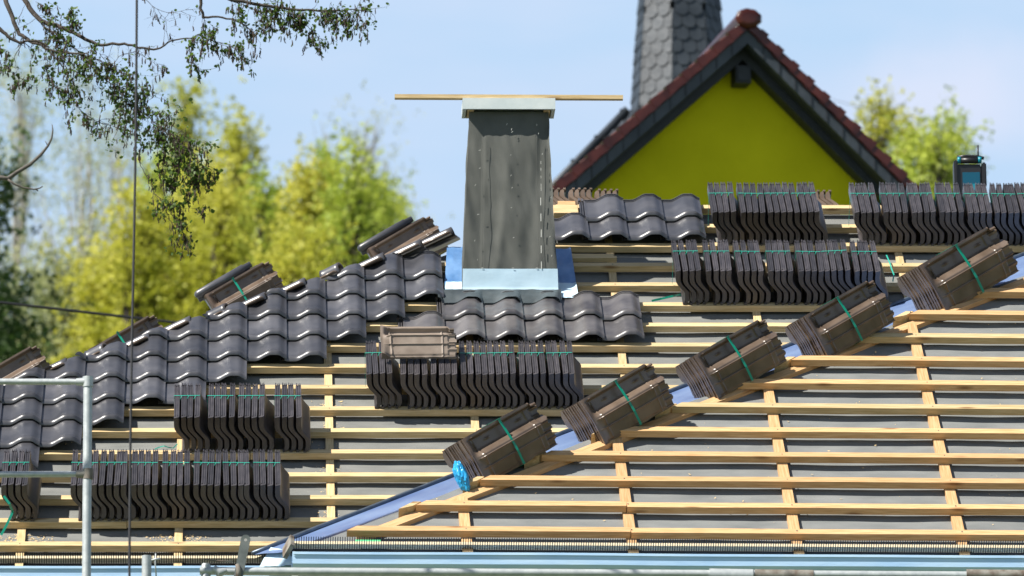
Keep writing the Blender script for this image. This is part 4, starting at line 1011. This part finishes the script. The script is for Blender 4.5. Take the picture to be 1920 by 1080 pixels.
def make_tree(px, ytop, D, halfw, label, leafm, barkm, nclump, nleaf, leafsize, seed, shape='oval', name='deciduous_tree', ybot=760, clump=.55, twigs=0, group='trees behind the roof'):
    rnd = random.Random(seed); pmD = D*1.0256/F; top = P(px, ytop, D); x0, H = top.x, top.z; hw = halfw*pmD
    t = thing(name, label, 'tree', Matrix.Translation(V((x0, D, 0))), group)
    zb = P(px, ybot, D).z
    tr = MB(); wob = lambda z: V((.25*noise.noise(V((z*.25, seed, 0))), .25*noise.noise(V((z*.25, seed, 5))), 0))
    tpts = [V((x0, D, z))+wob(z) for z in [H*k/14 for k in range(14)]]; bare = name == 'bare_tree'; tr.tube(tpts, [max(.02, (.13 if bare else .22)*(1-k/14.5)) for k in range(14)], 8)
    cen = []
    for k in range(nclump):
        f = rnd.random(); z = zb-1.0+(H-zb+1.0)*f**.9
        fr = (z-zb)/(H-zb)
        if shape == 'oval': rr_ = hw*max(.12, sqrt(max(0, 1-max(0, fr)**2.2)))
        elif shape == 'spire': rr_ = hw*max(.14, min(1.0, 2.0*(1-max(0, fr))**.75))*(1.1+.35*noise.noise(V((z*.8, seed, 2))))
        else: rr_ = hw*max(.25, 1-.5*abs(fr-.5))
        th = rnd.uniform(0, 2*pi); r = rr_*sqrt(rnd.random())*(.8+.75*noise.noise(V((th*.9, z*.35, seed))))*(1+.5*(rnd.random() < .12))
        c_ = V((x0+r*cos(th), D+r*sin(th)*.8, z-abs(r)*.15)); cen.append((c_, clump*rnd.uniform(.5, 1.2)))
        if k % 2 == 0 or (twigs and not bare):
            zz = max(1.0, z-(rnd.uniform(2.5, 7) if bare else rnd.uniform(.8, 2.4))-r*.4); st_ = V((x0, D, zz))+wob(zz)
            mid_ = st_.lerp(c_, .5)+V((rnd.gauss(0, .12), rnd.gauss(0, .12), rnd.gauss(0, .12)-.12)); tr.tube([st_, mid_, c_], [.045, .03, .012], 5, caps=False)
            for _ in range(twigs):
                e_ = c_+V((rnd.gauss(0, .3), rnd.gauss(0, .3), rnd.uniform(-.1, .35))); m_ = mid_.lerp(c_, rnd.uniform(.2, 1)); tr.tube([m_, m_.lerp(e_, .5)+V((rnd.gauss(0, .06), 0, rnd.gauss(0, .06))), e_], [.013, .009, .004], 4, caps=False)
    tr.build('trunk', barkm, t, smooth=True)
    leafcloud(cen, nleaf, leafsize, seed, clump, 'crown', leafm, t)
TD = 88
spec = [
 (-45, 300, 70, 55, 'dark green tree at the far left edge behind the branch', 'leaf_pine', 'bark', 70, 130, .05, 1, 'oval', 'evergreen_tree', .5, 0),
 (-20, 560, 71, 75, 'dark green bush tree behind the lowest left bundle', 'leaf_pine', 'bark', 70, 130, .05, 17, 'round', 'evergreen_tree', .5, 0),
 (35, 120, 100, 130, 'nearly bare pale tree at the far left', 'leaf_pale', 'barkpale', 75, 130, .032, 2, 'oval', 'bare_tree', .55, 4),
 (150, 130, 102, 120, 'nearly bare pale tree second from the left', 'leaf_pale', 'barkpale', 75, 120, .032, 3, 'oval', 'bare_tree', .55, 4),
 (215, 190, 104, 90, 'nearly bare pale tree behind the hanging alder branch', 'leaf_pale', 'barkpale', 55, 120, .032, 18, 'oval', 'bare_tree', .55, 4),
 (110, 480, 84, 110, 'dull pale green low tree behind the overhead wire', 'leaf_pale', 'bark', 110, 190, .045, 4, 'round', 'deciduous_tree', .5, 1),
 (230, 490, 82, 90, 'low yellow-green bush tree behind the rope', 'leaf_yellow', 'bark', 110, 230, .045, 13, 'round', 'deciduous_tree', .45, 1),
 (690, 205, 104, 105, 'bare pale tree rising behind the lime tree', 'leaf_pale', 'barkpale', 110, 36, .032, 11, 'oval', 'bare_tree', .5, 4),
 (750, 330, 105, 70, 'pale bare tree closest to the chimney', 'leaf_pale', 'barkpale', 60, 36, .032, 19, 'oval', 'bare_tree', .5, 3),
 (612, 215, 106, 40, 'slim bare tree left of the big bare one', 'leaf_pale', 'barkpale', 50, 36, .032, 12, 'spire', 'bare_tree', .5, 4),
 (1745, 262, 80, 75, 'leafy green tree right of the yellow gable', 'leaf_lime', 'bark', 60, 150, .042, 14, 'round', 'deciduous_tree', .36, 1),
 (1650, 195, 82, 30, 'slim yellow-green tree touching the right roof slope', 'leaf_yellow', 'bark', 45, 90, .04, 15, 'spire', 'deciduous_tree', .33, 1),
 (1785, 222, 83, 24, 'thin green tree beside the teal radio', 'leaf_lime', 'bark', 36, 80, .04, 16, 'spire', 'deciduous_tree', .3, 1),
 (1700, 235, 84, 24, 'thin yellow-green tree between gable and radio', 'leaf_yellow', 'bark', 36, 80, .04, 20, 'spire', 'deciduous_tree', .3, 1),
]
plume = [(262, 372, 42), (300, 318, 40), (348, 178, 30), (385, 300, 38), (447, 232, 30), (415, 360, 45), (490, 352, 42), (530, 385, 42), (575, 340, 38), (618, 292, 34), (662, 285, 36), (700, 345, 34), (735, 395, 26), (330, 430, 60), (450, 450, 60), (560, 450, 60), (650, 420, 55)]
for q_, (x_, y_, h_) in enumerate(plume):
    lo_ = y_ > 415
    spec.append((x_, y_, 80+(q_*7) % 17 - (4 if lo_ else 0), h_, f'{"low bushy" if lo_ else "feathery"} {"lime green" if x_ > 590 or q_ % 5 == 1 else "yellow-green"} tree behind the left hip, {ORD[1+sorted([p[0] for p in plume if (p[1] > 415) == lo_]).index(x_)]} from left in its row',
                 'leaf_lime' if x_ > 590 or q_ % 5 == 1 else 'leaf_yellow', 'bark', 90 if lo_ else 80, 200 if lo_ else 150, .045, 30+q_, 'round' if lo_ else 'spire', 'deciduous_tree' if lo_ else 'poplar_tree', .42 if lo_ else .36, 1))
for (px, yt, D, hw_, lb, lm, bk_, nc, nl, lsz, sd, shp, nm, cl, tw) in spec:
    D *= 1.45; lsz *= 1.2; cl *= 1.4
    make_tree(px, yt, D, hw_, lb, lm, bk_, nc, nl, lsz, sd, shp, nm, 760 if px < 1000 else 420, cl, tw)
# ------------------------------------------------------------------ alder branch hanging into the top left
BD = 33.0; pb = BD*1.0256/F
al = thing('alder_tree', 'alder branches with small leaves and catkins hanging in at the top left', 'tree', Matrix.Translation(V((P(-1100, 500, BD).x, BD, 0))))
wd = MB(); lf = MB(); ck = MB(); rnd = random.Random(42)
troot = P(-1100, 300, BD)
b = wd; b.tube([V((troot.x, BD, 0)), V((troot.x+.05, BD, 4)), troot, P(-1040, -400, BD), P(-960, -1400, BD)], [.20, .17, .13, .10, .05], 12)
def to3(pts, z0, z1): return [P(x, y, BD+z0+(z1-z0)*i/max(1, len(pts)-1)) for i, (x, y) in enumerate(pts)]
def leaf(p, rnd):
    a = V((rnd.gauss(0, 1), rnd.gauss(0, .7), rnd.gauss(-.3, .8))).normalized(); s_ = a.cross(V((rnd.gauss(0, 1), rnd.gauss(0, 1), rnd.gauss(0, 1)))).normalized(); n_ = a.cross(s_)
    L_ = rnd.uniform(.012, .026); w_ = L_*.42; q = len(lf.v)
    lf.v += [tuple(p), tuple(p+a*L_*.4+s_*w_+n_*.002), tuple(p+a*L_), tuple(p+a*L_*.4-s_*w_+n_*.002), tuple(p+a*L_*.75+s_*w_*.75), tuple(p+a*L_*.75-s_*w_*.75)]
    lf.f += [(q, q+1, q+4, q+2, q+5, q+3)]; lf.m += [0]
def catkin(p, rnd):
    l_ = rnd.uniform(.02, .045); w_ = rnd.uniform(.0025, .0042); ck.tube([p, p+V((rnd.gauss(0, .002), 0, -l_*.3)), p+V((rnd.gauss(0, .003), 0, -l_*.8)), p+V((rnd.gauss(0, .004), 0, -l_))], [w_*.4, w_, w_*.9, w_*.2], 5)
def twig(p, d_, ln, r, depth, dens):
    pts = [p]; d_ = d_.normalized(); n_ = 5
    for i in range(n_):
        d_ = (d_+V((rnd.gauss(0, .28), rnd.gauss(0, .15), rnd.gauss(-.06, .26)))).normalized(); pts.append(pts[-1]+d_*ln/n_)
    wd.tube(pts, [r*(1-.7*i/n_) for i in range(n_+1)], 4, caps=False)
    for i, q in enumerate(pts[1:]):
        if depth > 0 and rnd.random() < .5:
            twig(q, d_+V((rnd.gauss(0, .9), rnd.gauss(0, .4), rnd.gauss(-.25, .7))), ln*rnd.uniform(.35, .7), r*.6, depth-1, dens)
        k = int(dens*.5*rnd.uniform(.2, 1.8)+rnd.random()*.8) if i >= 2 else 0
        for _ in range(k): leaf(q+V((rnd.gauss(0, .006), rnd.gauss(0, .006), rnd.gauss(0, .006))), rnd)
        if rnd.random() < .22*min(1, dens): catkin(q, rnd)
def limb(pts, r0, r1, dens, tw, tl=.16, z0=0, z1=0, depth=1, start=0.0, droop=-.3):
    q = to3(pts, z0, z1)
    # smooth subdivide
    out = [q[0]]
    for i in range(len(q)-1):
        a, b_, c_, d_ = q[max(i-1, 0)], q[i], q[i+1], q[min(i+2, len(q)-1)]
        for k in range(1, 5):
            t = k/4; out.append(.5*((2*b_)+(c_-a)*t+(2*a-5*b_+4*c_-d_)*t*t+(3*b_-a-3*c_+d_)*t**3)+V((rnd.gauss(0, .0025), 0, rnd.gauss(0, .0025))))
    n_ = len(out); wd.tube(out, [(r0+(r1-r0)*i/(n_-1))*.55 for i in range(n_)], 7)
    for i in range(n_-1):
        f = i/(n_-1)
        if f < start: continue
        for _ in range(int(tw)+(rnd.random() < tw-int(tw))):
            t_ = (out[i+1]-out[i]).normalized(); twig(out[i].lerp(out[i+1], rnd.random()), t_*.7+V((rnd.gauss(0, .8), rnd.gauss(0, .3), rnd.gauss(droop, .7))), tl*rnd.uniform(.4, 1.3), max(.0016, r1*.45), depth, dens)
Z = lambda l: [(x/3, y/3) for x, y in l]
limb([(-1000, -120), (-600, -150), (-250, -120), (-60, -70)]+Z([(20, -30), (30, 0), (70, 100), (110, 190), (170, 230), (230, 255), (290, 285), (400, 300), (470, 305)]), .035, .0085, .6, .35, .14, .2, 0, start=.55)
limb([(-1000, -120), (-500, -220), (-150, -160), (0, -80)]+Z([(120, -40), (140, 0), (190, 80), (250, 125), (340, 150), (430, 190), (500, 230), (570, 250), (700, 245), (780, 265), (890, 275), (960, 230), (1080, 210), (1150, 180)]), .035, .004, .7, .45, .11, .3, 0, start=.45, droop=-.1)
limb([(-1050, 0), (-500, 60), (-200, 20)]+Z([(-100, 100), (0, 165), (60, 215), (110, 235), (200, 230), (280, 270)]), .03, .008, .6, .3, .12, start=.6)
limb(Z([(190, 80), (260, 160), (330, 200), (420, 270), (490, 340), (560, 420), (640, 480), (720, 560), (790, 620), (860, 680), (930, 740), (1000, 800), (1100, 870)]), .0075, .0028, 2.6, 1.7, .15, .1, -.1)
limb(Z([(470, 300), (560, 340), (620, 390), (690, 420), (740, 500), (770, 560), (830, 620), (900, 660)]), .006, .0025, 2.3, 1.5, .15)
limb(Z([(285, 285), (270, 350), (265, 420), (290, 480), (330, 500)]), .004, .0016, 1.5, 1.0, .09)
limb(Z([(290, 300), (340, 360), (390, 440), (400, 520), (430, 590), (480, 640), (560, 690), (640, 710), (740, 760)]), .005, .002, 1.5, 1.1, .12, depth=1)
limb(Z([(560, 300), (620, 360), (690, 310), (780, 300), (860, 350), (900, 400)]), .003, .0014, .5, .7, .08)
limb([(-900, -400), (-400, -420), (0, -260), (240, -120), (340, -50)]+Z([(1125, -60), (1130, 0), (1140, 90), (1150, 100), (1250, 95), (1350, 130), (1400, 160), (1440, 210)]), .03, .0025, 1.2, .5, .12, start=.5, droop=-.35)
limb(Z([(1150, 100), (1140, 150), (1120, 200), (1060, 240), (1070, 300), (1100, 370), (1160, 400)]), .003, .0013, 1.6, .9, .08)
limb([(-900, -400), (-300, -500), (120, -260), (330, -90)]+Z([(1130, -60), (1280, -10), (1400, 15), (1550, 40), (1700, 60), (1800, 60), (1900, 60), (2000, 50), (2090, 70)]), .03, .003, 2.2, 1.6, .11, start=.52, droop=-.45)
limb(Z([(1280, 0), (1400, 40), (1500, 90), (1600, 110), (1700, 130), (1780, 200), (1800, 240)]), .0035, .0016, 1.8, 1.2, .09, droop=-.5)
limb(Z([(1180, 150), (1200, 220), (1270, 250), (1320, 280), (1370, 330)]), .0028, .0014, 1.8, 1.2, .08, droop=-.5)
limb(Z([(820, 0), (900, 60), (980, 70), (1060, 50)]), .003, .0012, .5, .8, .08)
limb(Z([(760, 770), (800, 820), (775, 880), (800, 950), (850, 1030), (870, 1090), (905, 1130), (915, 1210), (960, 1240)]), .0042, .0022, .5, .3, .06)
limb(Z([(870, 1090), (960, 1150), (1040, 1170), (1140, 1170)]), .003, .0014, 2.0, 1.1, .08)
limb(Z([(905, 1130), (960, 1200), (1000, 1270), (1060, 1340)]), .003, .0014, 1.8, 1.3, .08, droop=-.6)
for k in range(7):
    x0 = 300+k*14; limb([(x0, 235+k*5), (x0+8, 275+k*6), (x0+4+k*2, 320), (x0+rnd.uniform(-6, 12), 350+rnd.uniform(-15, 8))], .0022, .001, 1.7, 1.3, .06, droop=-.6, depth=0 if k % 2 else 1)
for k in range(12):
    x0 = rnd.uniform(400, 690); limb([(x0, 8+rnd.uniform(-8, 8)), (x0+rnd.uniform(-10, 10), 30), (x0+rnd.uniform(-20, 20), 48)], .002, .001, 1.8, 1.2, .06, droop=-.5, depth=0)
limb(Z([(0, 150), (-10, 250), (30, 300), (40, 380), (90, 430), (150, 450)]), .003, .0014, 1.4, 1.1, .08)
limb(Z([(200, 10), (260, 40), (290, 80)]), .002, .001, 1.2, 1.2, .06); limb(Z([(400, 150), (370, 100), (400, 90)]), .002, .001, 1.2, 1.2, .06)
wd.build('trunk', 'bark', al, smooth=True); lf.build('foliage', 'leaf_dark', al); ck.build('catkins', 'catkin', al, smooth=True)
# the dead twig lower down
b = MB()
def tz(l, r0, r1, dz=0):
    q = [P(x/3, y/3, 32.6+dz) for x, y in l]; b.tube(q, [r0+(r1-r0)*i/(len(q)-1) for i in range(len(q))], 8)
tz([(-3300, 1000), (-1500, 1060), (-600, 1010), (-200, 990), (0, 1000), (45, 1005), (100, 965), (170, 925), (230, 870), (270, 820), (290, 780), (297, 735), (293, 700)], .02, .0022)
tz([(45, 1010), (80, 1035), (130, 1055), (190, 1065), (225, 1058), (240, 1048)], .006, .003, -.01); tz([(200, 1062), (215, 1075)], .006, .003); tz([(268, 822), (262, 805), (255, 795)], .003, .0018)
b.build('bare_branch', 'deadbark', al, smooth=True)
